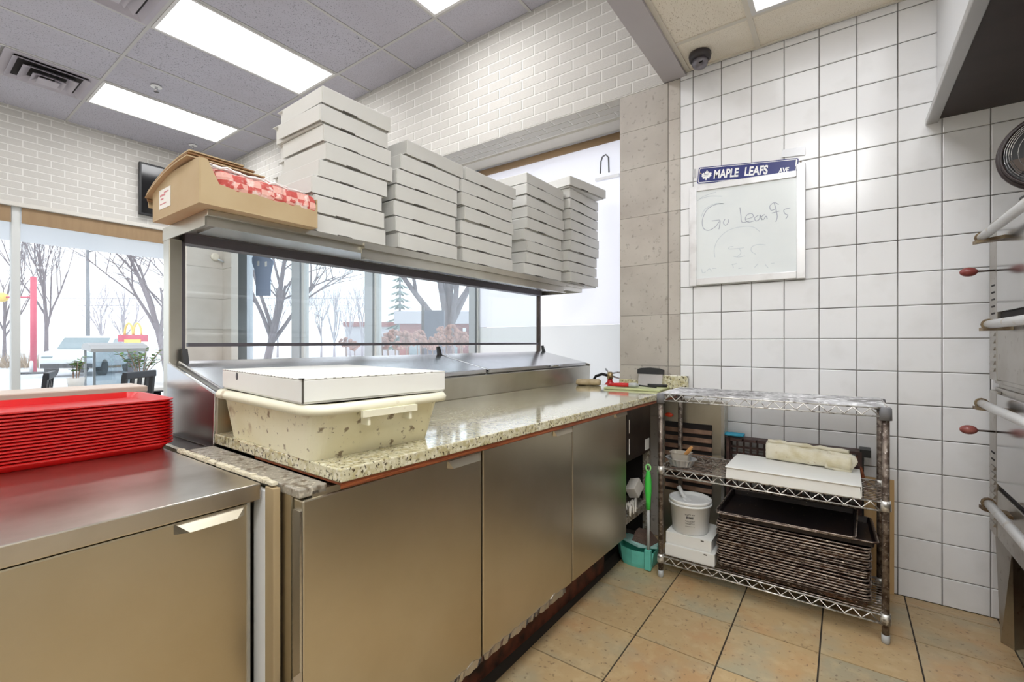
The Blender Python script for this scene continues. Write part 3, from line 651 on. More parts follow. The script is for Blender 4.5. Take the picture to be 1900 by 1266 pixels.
for si, (bx, L_, D_, H_, XF, desc) in enumerate(STK):
    proto = None; top = ZS
    for i, (pa, pb_) in enumerate(bx):
        ya, yb = onX(pa, 400, XF)[1], onX(pb_, 400, XF)[1]; yc = (ya + yb) / 2 + (.02 if si == 4 else 0)
        o = pizza_box('pizza_box', L_, D_, H_) if proto is None else copy_thing(proto)
        proto = proto or o
        o.location = (XF - D_ / 2 + random.uniform(-.006, .006), yc, ZS + i * H_); o.rotation_euler = (0, 0, R(random.uniform(-1.6, 1.0)))
        tag(o, 'white pizza box, %s in %s' % (nth(i, len(bx) + (1 if si == 4 else 0)), desc), 'pizza box', 'pizza boxes on the steel overshelf')
    if si == 4:
        o = pizza_box('pizza_box', .44, .42, .070); o.location = (-1.60, 3.075, ZS + 9 * H_ + .006); o.rotation_euler = (R(0), 0, R(-9))
        c_ = onX(1078, 330, -1.49); o.location = (-1.49 - .21, min(c_[1] + .16, 3.09), ZS + 9 * H_)
        tag(o, 'white pizza box, turned askew on top of the endmost stack', 'pizza box', 'pizza boxes on the steel overshelf')
# ================================================================== CARTON
ct = root('cardboard_carton', (-1.77, .77, ZS), 0, 'open brown cardboard carton of red checked paper on the shelf end', 'carton')
x0, x1, y0, y1, z0, hgt, th = -1.955, -1.566, .572, .955, ZS, .138, .005
B(x0, x1, y0, y1, z0, z0 + .004).build('bottom', kraft, ct)
B(x0, x1, y0, y0 + th, z0 + .004, z0 + hgt).build('end_wall', kraft, ct); B(x0, x1, y1 - th, y1, z0 + .004, z0 + hgt * .75).build('end_wall', kraft, ct)
B(x0, x0 + th, y0 + th, y1 - th, z0 + .004, z0 + hgt).build('back_wall', kraft, ct)
MB().prism([(y0 + th, z0 + .004), (y1 - th, z0 + .004), (y1 - th, z0 + .085), (y0 + .12, z0 + .062), (y0 + .055, z0 + .07), (y0 + .022, z0 + hgt), (y0 + th, z0 + hgt)], 'x', x1 - th, x1).build('front_wall', kraft, ct)
for k in range(3):                                   # layered folded flaps over the near/back rim
    mb = MB(); n = 9; off = .009 * k; ringA = []; ringB = []
    for i in range(n):
        t = i / (n - 1); x = x1 - .07 - (x1 - x0 - .02) * t + off; z = z0 + hgt + .034 - .012 * k - .062 * t ** 2.2
        ringA.append((x, z)); ringB.append((x, z + .004))
    ringA.append((x0 - .03 + off, z0 + .055 + .02 * k)); ringB.append((x0 - .036 + off, z0 + .055 + .02 * k))
    for i in range(len(ringA) - 1):
        a_, b_ = ringA[i], ringA[i + 1]; c_, d_ = ringB[i + 1], ringB[i]; ya, yb = y0 - .006 * k - .002, y0 + .16 + .03 * k
        mb.hexa([(a_[0], ya, a_[1]), (a_[0], yb, a_[1]), (b_[0], yb, b_[1]), (b_[0], ya, b_[1]), (d_[0], ya, d_[1]), (d_[0], yb, d_[1]), (c_[0], yb, c_[1]), (c_[0], ya, c_[1])])
    mb.build('folded_flap', kraft_d if k == 1 else kraft, ct)
ny = 30; sec = [(x0 + .02, .01), (x1 - .008, .01), (x1 - .007, .05), (x1 + .004, .075), (x1 + .001, .10), (x1 - .012, .120), (x1 - .05, .130), (x1 - .12, .136), (x0 + .12, .136), (x0 + .02, .128)]
rings = []
for j in range(ny + 1):
    v = j / ny; y = y0 + .03 + (y1 - y0 - .04) * v; ring = []
    for k, (x, z) in enumerate(sec):
        q = 1 if 2 < k < 9 else 0
        ring.append((x + q * (.007 * noise.noise((k * 1.7, v * 14, 2)) - (.05 * max(0, .12 - v) / .12)), y, z0 + z * (1 - .06 * v) + q * .007 * noise.noise((k * .9, v * 17, 7))))
    rings.append(ring)
MB().loops(rings).build('checked_paper', check_paper, ct)
mb = MB()
for k in range(7):                                   # crumpled clear wrap strands
    pts = [(x1 - .012 - .02 * k, y0 + .04 + .30 * i / 14, z0 + .126 + .008 * k ** .5 - .008 * i / 14 + .010 * noise.noise((i * .7, k * 3.1, 4))) for i in range(15)]
    mb.tube(pts, [.0025 + .002 * random.random() for _ in pts], 5)
mb.build('crumpled_wrap', clear_wrap, ct)
MB().add([(x0 + .04, y0 + .2, z0 + hgt), (x0 + .16, y0 + .2, z0 + hgt + .02), (x0 + .14, y1 + .01, z0 + hgt - .012), (x0 + .02, y1, z0 + hgt - .02), (x0 + .04, y0 + .2, z0 + hgt + .004), (x0 + .16, y0 + .2, z0 + hgt + .024), (x0 + .14, y1 + .01, z0 + hgt - .008), (x0 + .02, y1, z0 + hgt - .016)], [(3, 2, 1, 0), (4, 5, 6, 7), (0, 1, 5, 4), (1, 2, 6, 5), (2, 3, 7, 6), (3, 0, 4, 7)]).build('inner_flap', kraft_d, ct)
lb = B(x0 + .065, x0 + .165, y0 - .0012, y0 - .0002, z0 + .03, z0 + .095).build('label', sticker, ct)
for a_, b_, c_, d_ in ((.075, .12, .072, .078), (.08, .105, .06, .065), (.075, .13, .045, .048), (.11, .15, .08, .084)): B(x0 + a_, x0 + b_, y0 - .0018, y0 - .0012, z0 + c_, z0 + d_).build('label_print', ink_red, lb)

# ================================================================== TUB + BOX ON THE WORKTOP
tr = R(-4)
tb_ = root('bus_tub', (-1.238, .79, .9222), tr, 'dirty cream plastic tub on the near end of the granite', 'tub')
mb = MB(); hx, hy = .245, .178
def tr_(dx_, dy_, z, r): return [(x - 1.238, y + .79, z + .9222) for x, y, z in rrect(-dx_, dx_, -dy_, dy_, r, z, 6)]
mb.loops([tr_(hx, hy, 0, .03), tr_(hx + .045, hy + .012, .118, .045), tr_(hx + .052, hy + .016, .120, .045), tr_(hx + .040, hy + .006, .122, .04), tr_(hx - .006, hy - .006, .006, .03)], True, True, False).build('body', tub_m, tb_)
mb = MB(); mb.loops([tr_(hx + .050, hy + .014, .116, .05), tr_(hx + .070, hy + .032, .114, .06), tr_(hx + .072, hy + .034, .126, .06), tr_(hx + .064, hy + .028, .136, .055), tr_(hx + .040, hy + .008, .136, .045), tr_(hx + .038, hy + .006, .124, .045)], False, False, True)
mb.build('rolled_rim', tub_rim_m, tb_)
hx_ = -1.238 + hx + .058
MB().box(hx_ + .012, hx_ + .022, .70, .86, .9222 + .100, .9222 + .116).box(hx_ - .012, hx_ + .018, .715, .722, .9222 + .080, .9222 + .114).box(hx_ - .012, hx_ + .018, .838, .845, .9222 + .080, .9222 + .114).build('hand_grip', tub_rim_m, tb_)
def big_box(name, loc, rz, L_, D_, H_, label):
    r = root(name, loc, rz, label, 'pizza box'); l, d_ = L_ / 2, D_ / 2; X, Y, Z = loc
    MB().hexa([(X - d_ + .003, Y - l + .003, Z), (X + d_ - .003, Y - l + .003, Z), (X + d_ - .003, Y + l - .003, Z), (X - d_ + .003, Y + l - .003, Z), (X - d_ + .006, Y - l + .006, Z + H_ - .004), (X + d_ - .006, Y - l + .006, Z + H_ - .004), (X + d_ - .006, Y + l - .006, Z + H_ - .004), (X - d_ + .006, Y + l - .006, Z + H_ - .004)]).build('base', card_w2, r)
    mb = MB().box(X - d_, X + d_, Y - l, Y + l, Z + H_ - .004, Z + H_)
    mb.box(X - d_ + .001, X + d_ - .001, Y - l, Y - l + .003, Z + .004, Z + H_ - .004).box(X + d_ - .003, X + d_, Y - l + .005, Y + l - .001, Z + .004, Z + H_ - .004)
    ld = mb.build('lid', card_w2, r, bev=.002)
    hm = MB()
    MB().box(X + d_ - .002, X + d_ + .0008, Y - l + .001, Y - l + .005, Z + .002, Z + H_ - .001).build('corner_gap', card_gap, ld)
    mb = MB()
    for k in range(24): mb.box(X - d_ + .03 + k * (2 * d_ - .06) / 24, X - d_ + .03 + k * (2 * d_ - .06) / 24 + .006, Y - l - .0006, Y - l + .001, Z + H_ - .0022, Z + H_ - .0008)
    mb.build('perforation', card_gap, ld)['kind'] = 'stuff'; mb = MB()
    for k in range(16): mb.box(X + d_ - .001, X + d_ + .0006, Y - l + .03 + k * (2 * l - .06) / 16, Y - l + .03 + k * (2 * l - .06) / 16 + .006, Z + H_ - .0022, Z + H_ - .0008)
    mb.build('perforation', card_gap, ld)['kind'] = 'stuff'
    return r
bb = big_box('pizza_box', (-1.245, .80, 1.0605), R(-7), .41, .575, .058, 'large white pizza box resting on the cream plastic tub')
bbl = [c for c in bb.children if c.name.startswith('lid')][0]
MB().lathe([(.008, 0), (.008, .002)], (0, 0, 0), 10).xf(Matrix.Translation((-1.395, .596, 1.103)) @ Matrix.Rotation(R(90), 4, 'X') @ Matrix.Diagonal((1, 1.4, 1, 1))).build('finger_hole', black, bbl)
MB().lathe([(.008, 0), (.008, .002)], (0, 0, 0), 10).xf(Matrix.Translation((-.962, .597, 1.1175)) @ Matrix.Diagonal((1, .8, 1, 1))).build('finger_hole', black, bbl)
rp = MB().tube([(-1.528, .72, .943), (-1.523, .695, .943), (-1.520, .672, .943), (-1.518, .655, .943)], [.013, .019, .020, .011], 10).build('rolling_pin', wood_scoop)
tag(rp, 'light wooden rolling pin handle behind the cream tub', 'rolling pin')
# ================================================================== THINGS AT THE FAR END OF THE WORKTOP
def lumpy_roll(c, L_, rad, axis, seed, flat=.6, rows=14, n=14):
    mb = MB(); rings = []
    for i in range(rows + 1):
        t = i / rows; ring = []
        for k in range(n):
            a_ = 2 * math.pi * k / n; rr = rad * (1 + .18 * noise.noise((t * 4, math.cos(a_) * 1.3 + seed, math.sin(a_) * 1.3))) * (1 if 0 < i < rows else .82)
            p = (rr * math.cos(a_), max(-rad * flat, rr * flat * math.sin(a_)))
            q = (c[0] + (t - .5) * L_, c[1] + p[0], c[2] + rad * flat + p[1]) if axis == 'x' else (c[0] + p[0], c[1] + (t - .5) * L_, c[2] + rad * flat + p[1])
            ring.append(q)
        rings.append(ring)
    return mb.loops(rings, True, True, True)
t_ = lumpy_roll((-1.345, 2.72, .9222), .15, .052, 'x', 3, .40).build('rolled_towel', towel_t)
t_.rotation_euler = (0, 0, R(18))
tag(t_, 'rolled tan kitchen towel on the granite by the rail end', 'towel')
cb = B(-1.175, -.845, 2.57, 2.795, .9225, .934).build('cutting_board', cutb, None, bev=.003); tag(cb, 'thin pale green cutting board at the far end of the granite', 'cutting board'); cb.rotation_euler = (0, 0, R(4))
kn = root('utility_knife', (-1.070, 2.62, .934), R(3), 'red and grey handled knife lying on the green cutting board', 'knife')
MB().tube([(-1.150, 2.60, .948), (-1.080, 2.615, .948), (-1.035, 2.622, .948)], [.009, .013, .012], 10).build('handle', ext_red, kn)
MB().tube([(-1.035, 2.622, .948), (-1.000, 2.628, .949), (-0.980, 2.636, .948)], [.012, .015, .009], 10).build('ferrule', grey_pl, kn)
MB().hexa([(-0.980, 2.634, .944), (-0.880, 2.652, .9355), (-0.880, 2.654, .9355), (-0.980, 2.638, .944), (-0.980, 2.634, .952), (-0.880, 2.652, .945), (-0.880, 2.654, .945), (-0.980, 2.638, .952)]).build('blade', black, kn)
sp = root('steel_spatula', (-0.980, 2.72, .934), 0, 'slim steel spatula with black handle across the cutting board', 'spatula')
MB().hexa([(-1.070, 2.70, .936), (-0.960, 2.725, .936), (-0.960, 2.745, .936), (-1.070, 2.73, .936), (-1.070, 2.70, .939), (-0.960, 2.725, .940), (-0.960, 2.745, .940), (-1.070, 2.73, .939)]).build('blade', steel_bright, sp)
MB().tube([(-0.960, 2.735, .943), (-0.850, 2.755, .943)], .009, 8).build('handle', black, sp)
bs = root('bench_scraper', (-.97, 2.80, .934), 0, 'bench scraper with black handle standing against the column', 'scraper')
tl = Matrix.Translation((-.968, 2.795, .9345)) @ Matrix.Rotation(R(-10), 4, 'X')
MB().box(-.075, .075, -.001, .001, 0, .10).xf(tl).build('blade', steel_bright, bs)
MB().prism([(-.082, .072), (.082, .072), (.082, .100), (.06, .108), (0, .112), (-.06, .108), (-.082, .100)], 'y', -.009, .009).xf(tl).build('handle', black, bs)
ex = root('fire_extinguisher', (-1.30, 2.955, .56), 0, 'red fire extinguisher top with levers beside the concrete column', 'extinguisher')
MB().lathe([(.045, 0), (.055, .02), (.055, .30), (.045, .345), (.018, .375), (.016, .39)], (-1.30, 2.955, .56), 18).build('cylinder', ext_red, ex)
MB().lathe([(.02, 0), (.02, .03), (.014, .05)], (-1.30, 2.955, .95), 12).build('valve', brass, ex)
MB().tube([(-1.31, 2.955, .985), (-1.24, 2.945, 1.0), (-1.20, 2.94, .998)], .006, 6).tube([(-1.30, 2.955, .975), (-1.23, 2.945, .96), (-1.20, 2.94, .95)], .006, 6).tube([(-1.30, 2.955, .985), (-1.335, 2.96, 1.02)], .006, 6).build('lever', steel_bright, ex)
MB().tube([(-1.32, 2.955, .975), (-1.36, 2.96, .982), (-1.41, 2.965, .965), (-1.44, 2.965, .92), (-1.42, 2.965, .80)], .010, 8).build('hose', black, ex)
MB().box(-1.25, -1.188, 2.94, 2.97, .60, .64).box(-1.25, -1.188, 2.94, 2.97, .80, .84).build('bracket', steel_dark, ex)

# louvred steel box standing against the tiled wall behind the rack
vu = root('louvred_cabinet', (-.70, 2.79, 0), 0, 'stainless cabinet with rusty louvres behind the wire rack', 'cabinet')
B(-.885, -.535, 2.762, 2.845, 0, .870).build('body', steel, vu, bev=.003)
B(-.862, -.600, 2.758, 2.762, .33, .735).build('grille_opening', dark_void, vu)
lou = M('louvre_rust', srgb(132, 104, 84), .5, .5, [('noise', 14, U, .4, .65, srgb(88, 60, 48), .8)])
for k in range(8):
    z = .35 + .047 * k
    MB().hexa([(-.862, 2.746, z), (-.600, 2.746, z), (-.600, 2.757, z + .016), (-.862, 2.757, z + .016), (-.862, 2.746, z + .004), (-.600, 2.746, z + .004), (-.600, 2.757, z + .024), (-.862, 2.757, z + .024)]).build('louvre', lou, vu)
B(-.552, -.535, 2.752, 2.762, 0, .870).build('edge_strip', steel_bright, vu)
MB().ball((0, 0, 0), .026, 10, 6, (1, .35, .5)).xf(Matrix.Translation((-.84, 2.759, .772))).build('red_switch', M('switch_red', srgb(232, 76, 40), .4), vu)

# ================================================================== WIRE RACK
RX0, RX1, RY0, RY1 = -.762, .136, 2.365, 2.715
rk = root('wire_rack', ((RX0 + RX1) / 2, (RY0 + RY1) / 2, 0), 0, 'grimy three tier chrome wire rack against the white tiles', 'rack')
for x in (RX0, RX1):
    for y in (RY0, RY1):
        p = MB().lathe([(.0127, .03), (.0127, .935)], (x, y, 0), 12).build('post', post_g, rk)
        MB().lathe([(.011, 0), (.014, .004), (.014, .035)], (x, y, 0), 12).build('foot', grey_pl, p)
        for z in (.098, .548): MB().lathe([(.019, -.02), (.017, .02)], (x, y, z), 12).build('collar', chrome_g, p)
        MB().lathe([(.021, -.035), (.020, .012), (.016, .016)], (x, y, .925), 12).build('collar', collar_m, p)
for si, zt in enumerate((.110, .560, .938)):
    sh = MB()
    for dz in (0, -.034):
        r_ = .0035
        sh.tube([(RX0, RY0 - .006, zt + dz), (RX1, RY0 - .006, zt + dz)], r_, 6).tube([(RX0, RY1 + .006, zt + dz), (RX1, RY1 + .006, zt + dz)], r_, 6)
        sh.tube([(RX0 - .006, RY0, zt + dz), (RX0 - .006, RY1, zt + dz)], r_, 6).tube([(RX1 + .006, RY0, zt + dz), (RX1 + .006, RY1, zt + dz)], r_, 6)
    so = sh.build('shelf', chrome_g, rk)
    n = 15; z1_, z2_ = zt - .002, zt - .032
    for y in (RY0 - .006, RY1 + .006):
        pts = [(RX0 + .02 + (RX1 - RX0 - .04) * i / (2 * n), y, z1_ if i % 2 else z2_) for i in range(2 * n + 1)]
        MB().tube(pts, .0032, 5).build('truss', chrome_g, so)
    for x in (RX0 - .006, RX1 + .006):
        pts = [(x, RY0 + .015 + (RY1 - RY0 - .03) * i / 12, z1_ if i % 2 else z2_) for i in range(13)]
        MB().tube(pts, .0032, 5).build('truss', chrome_g, so)
    wd = MB()
    for k in range(14):
        y = RY0 + .012 + (RY1 - RY0 - .024) * k / 13; wd.tube([(RX0, y, zt + .0015), (RX1, y, zt + .0015)], .0020 if si < 2 else .0065, 4)
    for x in (RX0 + .22, (RX0 + RX1) / 2, RX1 - .22): wd.tube([(x, RY0, zt - .003), (x, RY1, zt - .003)], .003, 5)
    wd.build('wire_deck', post_g if si < 2 else M('top_deck_wire', srgb(176, 176, 178), .4, .6, [('noise', 9, U, .45, .62, srgb(96, 92, 90), .7), ('noise', 30, U, .5, .7, srgb(232, 232, 234), .9)]), so)
TZ = (.114, .564)
# ---- sheet pans on the lower shelf
pm = tray_mesh(.292, .170, .02, .024, .012, pan_m, 'sheet_pan', .002, .008)
NP = 19; zp = TZ[0]
def pan(hx, hy, mesh):
    o = bpy.data.objects.new('sheet_pan', None); col.objects.link(o)
    b_ = bpy.data.objects.new('pan_body', mesh); col.objects.link(b_); b_.parent = o
    rm = bpy.data.objects.new('rolled_rim', MB().tube([(x, y, .0235) for x, y, z in rrect(-hx, hx, -hy, hy, .02, 0, 3)], .0034, 6, closed=True).mesh('rolled_rim', pan_rim)); col.objects.link(rm); rm.parent = o
    return o
pp0 = None
for i in range(NP):
    o = pan(.292, .170, pm) if pp0 is None else copy_thing(pp0); pp0 = pp0 or o
    j = 1 if i < NP - 2 else 2.2
    o.location = (-.205 + .006 * random.uniform(-1, 1), 2.545 + .006 * random.uniform(-1, 1), zp + .0120 * i); o.rotation_euler = (0, 0, R(random.uniform(-.8, .8)))
    tag(o, 'burnt dark sheet pan, %s of the pile under the wire shelf' % ORD[i].replace('second', 'second lowest') if i < 2 else 'burnt dark sheet pan, %s from the bottom of the pile' % ORD[i], 'sheet pan', 'stacked sheet pans')
zt_ = zp + .012 * NP
pt_ = tray_mesh(.305, .185, .02, .026, .014, pan_top, 'sheet_pan', .002, .010)
o = pan(.305, .185, pt_); o.location = (-.195, 2.548, zt_ + .0165); o.rotation_euler = (R(-2), 0, R(1.5)); tag(o, 'wide blackened sheet pan, second from the top of the pile', 'sheet pan', 'stacked sheet pans')
pt2 = tray_mesh(.272, .178, .02, .024, .012, pan_top, 'sheet_pan', .002, .010)
o = pan(.272, .178, pt2); o.location = (-.225, 2.548, zt_ + .036); o.rotation_euler = (R(3), R(-1), R(-2)); tag(o, 'blackened sheet pan lying askew on top of the pile', 'sheet pan', 'stacked sheet pans')
# ---- boxes and bucket on the lower shelf
def low_box(name, x0, x1, y0, y1, z0, z1, label, rz=0):
    r = root(name, ((x0 + x1) / 2, (y0 + y1) / 2, z0), rz, label, 'box')
    B(x0 + .003, x1 - .003, y0 + .003, y1 - .003, z0, z1 - .004).build('base', card_w2, r)
    mb = MB().box(x0, x1, y0, y1, z1 - .004, z1).box(x0, x1, y0, y0 + .003, z0 + .004, z1 - .004); mb.build('lid', card_w2, r, bev=.001)
    B(x1 - .05, x1 - .035, y0 - .0006, y0 + .001, z1 - .012, z1 - .006).build('finger_hole', card_gap, r)
    return r
low_box('flat_box', -.742, -.505, 2.372, 2.62, TZ[0], TZ[0] + .060, 'flat white box lying lowest under the white bucket')
low_box('flat_box', -.742, -.522, 2.385, 2.62, TZ[0] + .0605, TZ[0] + .118, 'flat white box directly under the white bucket', 0)
bk = root('plastic_bucket', (-.645, 2.475, TZ[0] + .119), 0, 'white plastic bucket of flour with a scoop on the lower shelf', 'bucket')
bz = TZ[0] + .1185; c0 = (-.645, 2.475, bz)
MB().lathe([(.082, 0), (.086, .004), (.098, .150), (.103, .152), (.104, .165), (.101, .168), (.097, .166), (.094, .15), (.084, .045)], c0, 32).build('body', bucket_m, bk)
MB().lathe([(.101, .138), (.106, .140), (.106, .148), (.101, .150)], c0, 32).build('rim_band', bucket_m, bk)
MB().ball((c0[0], c0[1], bz + .06), .084, 16, 6, (1, 1, .18)).build('flour', flour, bk)
lbm = MB()
for zz, wd_, off in ((.108, .5, 0), (.104, .5, 0), (.094, .36, .0), (.090, .36, 0), (.086, .36, 0), (.074, .5, 0), (.070, .4, .03), (.062, .5, 0), (.058, .45, 0), (.046, .5, .0)):
    for k in range(6):
        t0 = R(-76 + off * 57) + (k / 6 - .5) * wd_; t1 = t0 + wd_ / 6 * (.55 + .4 * random.random()); r_ = .0828 + .0155 * (zz / .15) + .0028
        hh = .0035 if abs(zz - .09) < .006 else .0016
        lbm.add([(c0[0] + r_ * math.cos(t0), c0[1] + r_ * math.sin(t0), bz + zz), (c0[0] + r_ * math.cos(t1), c0[1] + r_ * math.sin(t1), bz + zz), (c0[0] + r_ * math.cos(t1), c0[1] + r_ * math.sin(t1), bz + zz + hh), (c0[0] + r_ * math.cos(t0), c0[1] + r_ * math.sin(t0), bz + zz + hh)], [(0, 1, 2, 3)])
lbm.build('printed_label', print_dark, bk)
scp = root('flour_scoop', (-.66, 2.47, bz + .115), 0, 'white plastic scoop standing in the flour bucket', 'scoop')
MB().hexa([(-.668, 2.452, bz + .075), (-.598, 2.430, bz + .070), (-.588, 2.470, bz + .070), (-.650, 2.500, bz + .075), (-.685, 2.462, bz + .160), (-.625, 2.436, bz + .142), (-.612, 2.470, bz + .142), (-.668, 2.502, bz + .160)]).build('bowl', bucket_m, scp, bev=.006)
MB().tube([(-.672, 2.485, bz + .150), (-.700, 2.505, bz + .182), (-.715, 2.515, bz + .200)], [.011, .010, .012], 8).build('handle', bucket_m, scp)
# ---- middle shelf
fo = root('foil_tray', (-.675, 2.445, TZ[1]), 0, 'small fluted foil tray at the left of the middle shelf', 'foil tray')
mb = MB(); n = 40
def fl_ring(r, z, am): return [((r + am * (k % 2)) * math.cos(2 * math.pi * k / n) - .685, (r + am * (k % 2)) * .8 * math.sin(2 * math.pi * k / n) + 2.452, TZ[1] + z) for k in range(n)]
mb.loops([fl_ring(.052, 0, .002), fl_ring(.068, .034, .003), fl_ring(.078, .036, 0), fl_ring(.078, .039, 0), fl_ring(.066, .037, .003), fl_ring(.050, .003, .002)]).build('tray', foil_m, fo)
dl = root('deli_tub', (-.68, 2.465, TZ[1] + .012), 0, 'clear plastic tub sitting inside the foil tray', 'tub')
MB().loops([[(x - .69, y + 2.468, z + TZ[1] + .004) for x, y, z in rrect(-.035, .035, -.026, .026, .012, 0)], [(x - .69, y + 2.468, z + TZ[1] + .004) for x, y, z in rrect(-.050, .050, -.038, .038, .016, .058)], [(x - .69, y + 2.468, z + TZ[1] + .004) for x, y, z in rrect(-.054, .054, -.042, .042, .018, .060)], [(x - .69, y + 2.468, z + TZ[1] + .004) for x, y, z in rrect(-.047, .047, -.035, .035, .014, .058)], [(x - .69, y + 2.468, z + TZ[1] + .004) for x, y, z in rrect(-.033, .033, -.024, .024, .010, .004)]]).build('body', clear_tub, dl)
ws = MB().tube([(-.69, 2.465, TZ[1] + .02), (-.665, 2.455, TZ[1] + .055), (-.640, 2.445, TZ[1] + .088), (-.628, 2.44, TZ[1] + .105)], [.007, .009, .011, .006], 8).build('wooden_spreader', wood_scoop)
tag(ws, 'short wooden spreader leaning in the clear plastic tub', 'spreader')
bm_ = big_box('pizza_box', (-.197, 2.505, TZ[1]), R(90), .515, .315, .052, 'flat white pizza box on the middle shelf of the rack')
# folded towel on that box
mb = MB(); rings = []; zb = TZ[1] + .0535
for i in range(25):
    t = i / 24; x = -.315 + .345 * t; ring = []
    hgt_ = .085 - .018 * t + .006 * noise.noise((t * 6, 1, 1)); dep = .050 + .008 * noise.noise((t * 5, 9, 1))
    if t > .72: dep += .018
    for k in range(16):
        a_ = 2 * math.pi * k / 16; cc, ss = math.cos(a_), math.sin(a_)
        py = dep * math.copysign(abs(cc) ** .55, cc); pz = hgt_ / 2 * math.copysign(abs(ss) ** .55, ss)
        w_ = 1 + .10 * noise.noise((t * 7, cc * 2, ss * 2 + 5))
        ring.append((x, 2.648 + py * w_ - .02 * t, zb + max(0, hgt_ / 2 + pz * w_)))
    rings.append(ring)
tw = root('folded_towel', (-.14, 2.62, zb), 0, 'bulky folded cream towel on the boxed pizza shelf', 'towel')
mb.loops(rings, True, True, True).build('fold', towel_m, tw)
V = []; 
for i in range(9):
    for j in range(7):
        u, v = i / 8, j / 6; V.append((-.06 + .10 * u + .012 * math.sin(v * 5), 2.592 - .022 * v - .006 * noise.noise((u * 3, v * 3, 3)), zb + .082 - .078 * v - .010 * u))
f_ = MB().add(V, [(i * 7 + j, i * 7 + j + 1, (i + 1) * 7 + j + 1, (i + 1) * 7 + j) for i in range(8) for j in range(6)], True).build('hanging_corner', towel_m, tw)
so_ = f_.modifiers.new('thick', 'SOLIDIFY'); so_.thickness = .005
MB().tube([(-.31 + .33 * i / 12, 2.64 + .012 * noise.noise((i * .6, 2, 2)), zb + .088 - .012 * i / 12 + .006 * noise.noise((i * .8, 5, 1))) for i in range(13)], [.010 + .004 * noise.noise((i * .9, 1, 7)) for i in range(13)], 8).build('edge_roll', towel_m, tw)
# ---- crate behind the rack, on its side
cr = root('plastic_crate', (-.24, 2.785, 0), 0, 'dark brown plastic crate standing on edge behind the rack', 'crate')
cx0, cx1, cy0, cy1, cz1 = -.525, .070, 2.748, 2.836, .678
mb = MB().box(cx0, cx1, cy0, cy1, cz1 - .014, cz1).box(cx0, cx0 + .016, cy0, cy1, 0, cz1 - .014).box(cx1 - .016, cx1, cy0, cy1, 0, cz1 - .014).box(cx0, cx1, cy0, cy1, 0, .016); mb.build('frame', crate_m, cr)
mb = MB(); nx, nz = 17, 18
for i in range(nx + 1):
    x = cx0 + .016 + (cx1 - cx0 - .032) * i / nx; mb.box(x - .0045, x + .0045, cy0 + .03, cy0 + .038, .016, cz1 - .014)
for j in range(nz + 1):
    z = .016 + (cz1 - .03) * j / nz; h_ = .005 if j not in (nz - 3,) else .012; mb.box(cx0 + .016, cx1 - .016, cy0 + .029, cy0 + .039, z - h_, z + h_)
mb.build('lattice', crate_m, cr)
mb = MB()
for i in range(0, nx + 1, 2):
    x = cx0 + .016 + (cx1 - cx0 - .032) * i / nx; B(x - .004, x + .004, cy0, cy0 + .03, cz1 - .012, cz1 + .003).build('rim_rib', crate_m, cr)
MB().box(.062, .105, 2.75, 2.835, .655, .690).box(.066, .078, 2.752, 2.83, .34, .66).build('corner_latch', black, cr)
MB().tube([(.055, 2.76, .655), (.088, 2.742, .50)], .007, 8).build('side_rod', wood_edge, cr)
mb = lumpy_roll((-.49, 2.79, .682), .095, .034, 'x', 8, .30); bp_ = mb.build('scrub_pad', blue_pad); tag(bp_, 'blue scrubbing pad lying on the brown crate edge', 'scrub pad')
bd = MB().hexa([(.070, 2.842, 0), (.195, 2.842, 0), (.195, 2.854, 0), (.070, 2.854, 0), (.070, 2.838, .545), (.195, 2.838, .545), (.195, 2.846, .545), (.070, 2.846, .545)]).build('plywood_board', plywood); bd.location.y -= .002
tag(bd, 'tan plywood offcut leaning on the tiles behind the rack', 'board')

# ================================================================== DUSTPAN AND BROOM, SPONGE
dpn = root('dustpan', (-.90, 2.45, 0), 0, 'teal upright dustpan standing between the prep table and rack', 'dustpan')
def dring(z, s_, lip=0):
    return [(-.90 + s_ * x, 2.43 + s_ * y, z + zz * lip) for x, y, zz in ((-.14, .10, 1), (-.13, .02, .6), (-.085, -.04, .2), (-.02, -.055, 0), (.035, -.05, 0), (.085, -.03, 0), (.09, .10, 0))]
MB().loops([dring(0, .86), dring(.02, .95), dring(.085, 1.04, .015), dring(.092, 1.04, .015), dring(.088, .96, .015), dring(.012, .84)]).build('pan', teal, dpn)
MB().box(-.852, -.818, 2.372, 2.395, .004, .112).build('pole_socket', teal, dpn, bev=.004)
MB().prism([(-1.02, 2.47), (-.90, 2.415), (-.81, 2.455), (-.83, 2.53), (-1.0, 2.535)], 'z', .094, .108).build('pan_cover', M('teal_pale', srgb(176, 220, 214), .4), dpn)
br = root('lobby_broom', (-.835, 2.40, .10), 0, 'short broom with lime green grip standing in the dustpan', 'broom')
MB().tube([(-.833, 2.385, .105), (-.833, 2.383, .33)], .0085, 10).build('pole', grey_pl, br)
MB().tube([(-.833, 2.383, .325), (-.833, 2.383, .37), (-.833, 2.382, .43), (-.833, 2.381, .48), (-.833, 2.381, .515), (-.833, 2.381, .528)], [.012, .013, .018, .017, .011, .008], 12).build('grip', green, br)
MB().tube([(-.833 + .013 * math.cos(2 * math.pi * k / 12), 2.381, .542 + .018 * math.sin(2 * math.pi * k / 12)) for k in range(12)], .0045, 6, closed=True).build('hanging_loop', M('lime_light', srgb(150, 226, 140), .4), br)
MB().hexa([(-.95, 2.45, .108), (-.84, 2.43, .108), (-.82, 2.52, .108), (-.95, 2.53, .108), (-.93, 2.46, .165), (-.87, 2.445, .165), (-.86, 2.50, .165), (-.93, 2.51, .165)]).build('bristles', M('bristle', srgb(104, 84, 74), .9, 0, (), ('noise', 120, U, .8, .01)), br)
p_ = upt(-.985, 2.49)
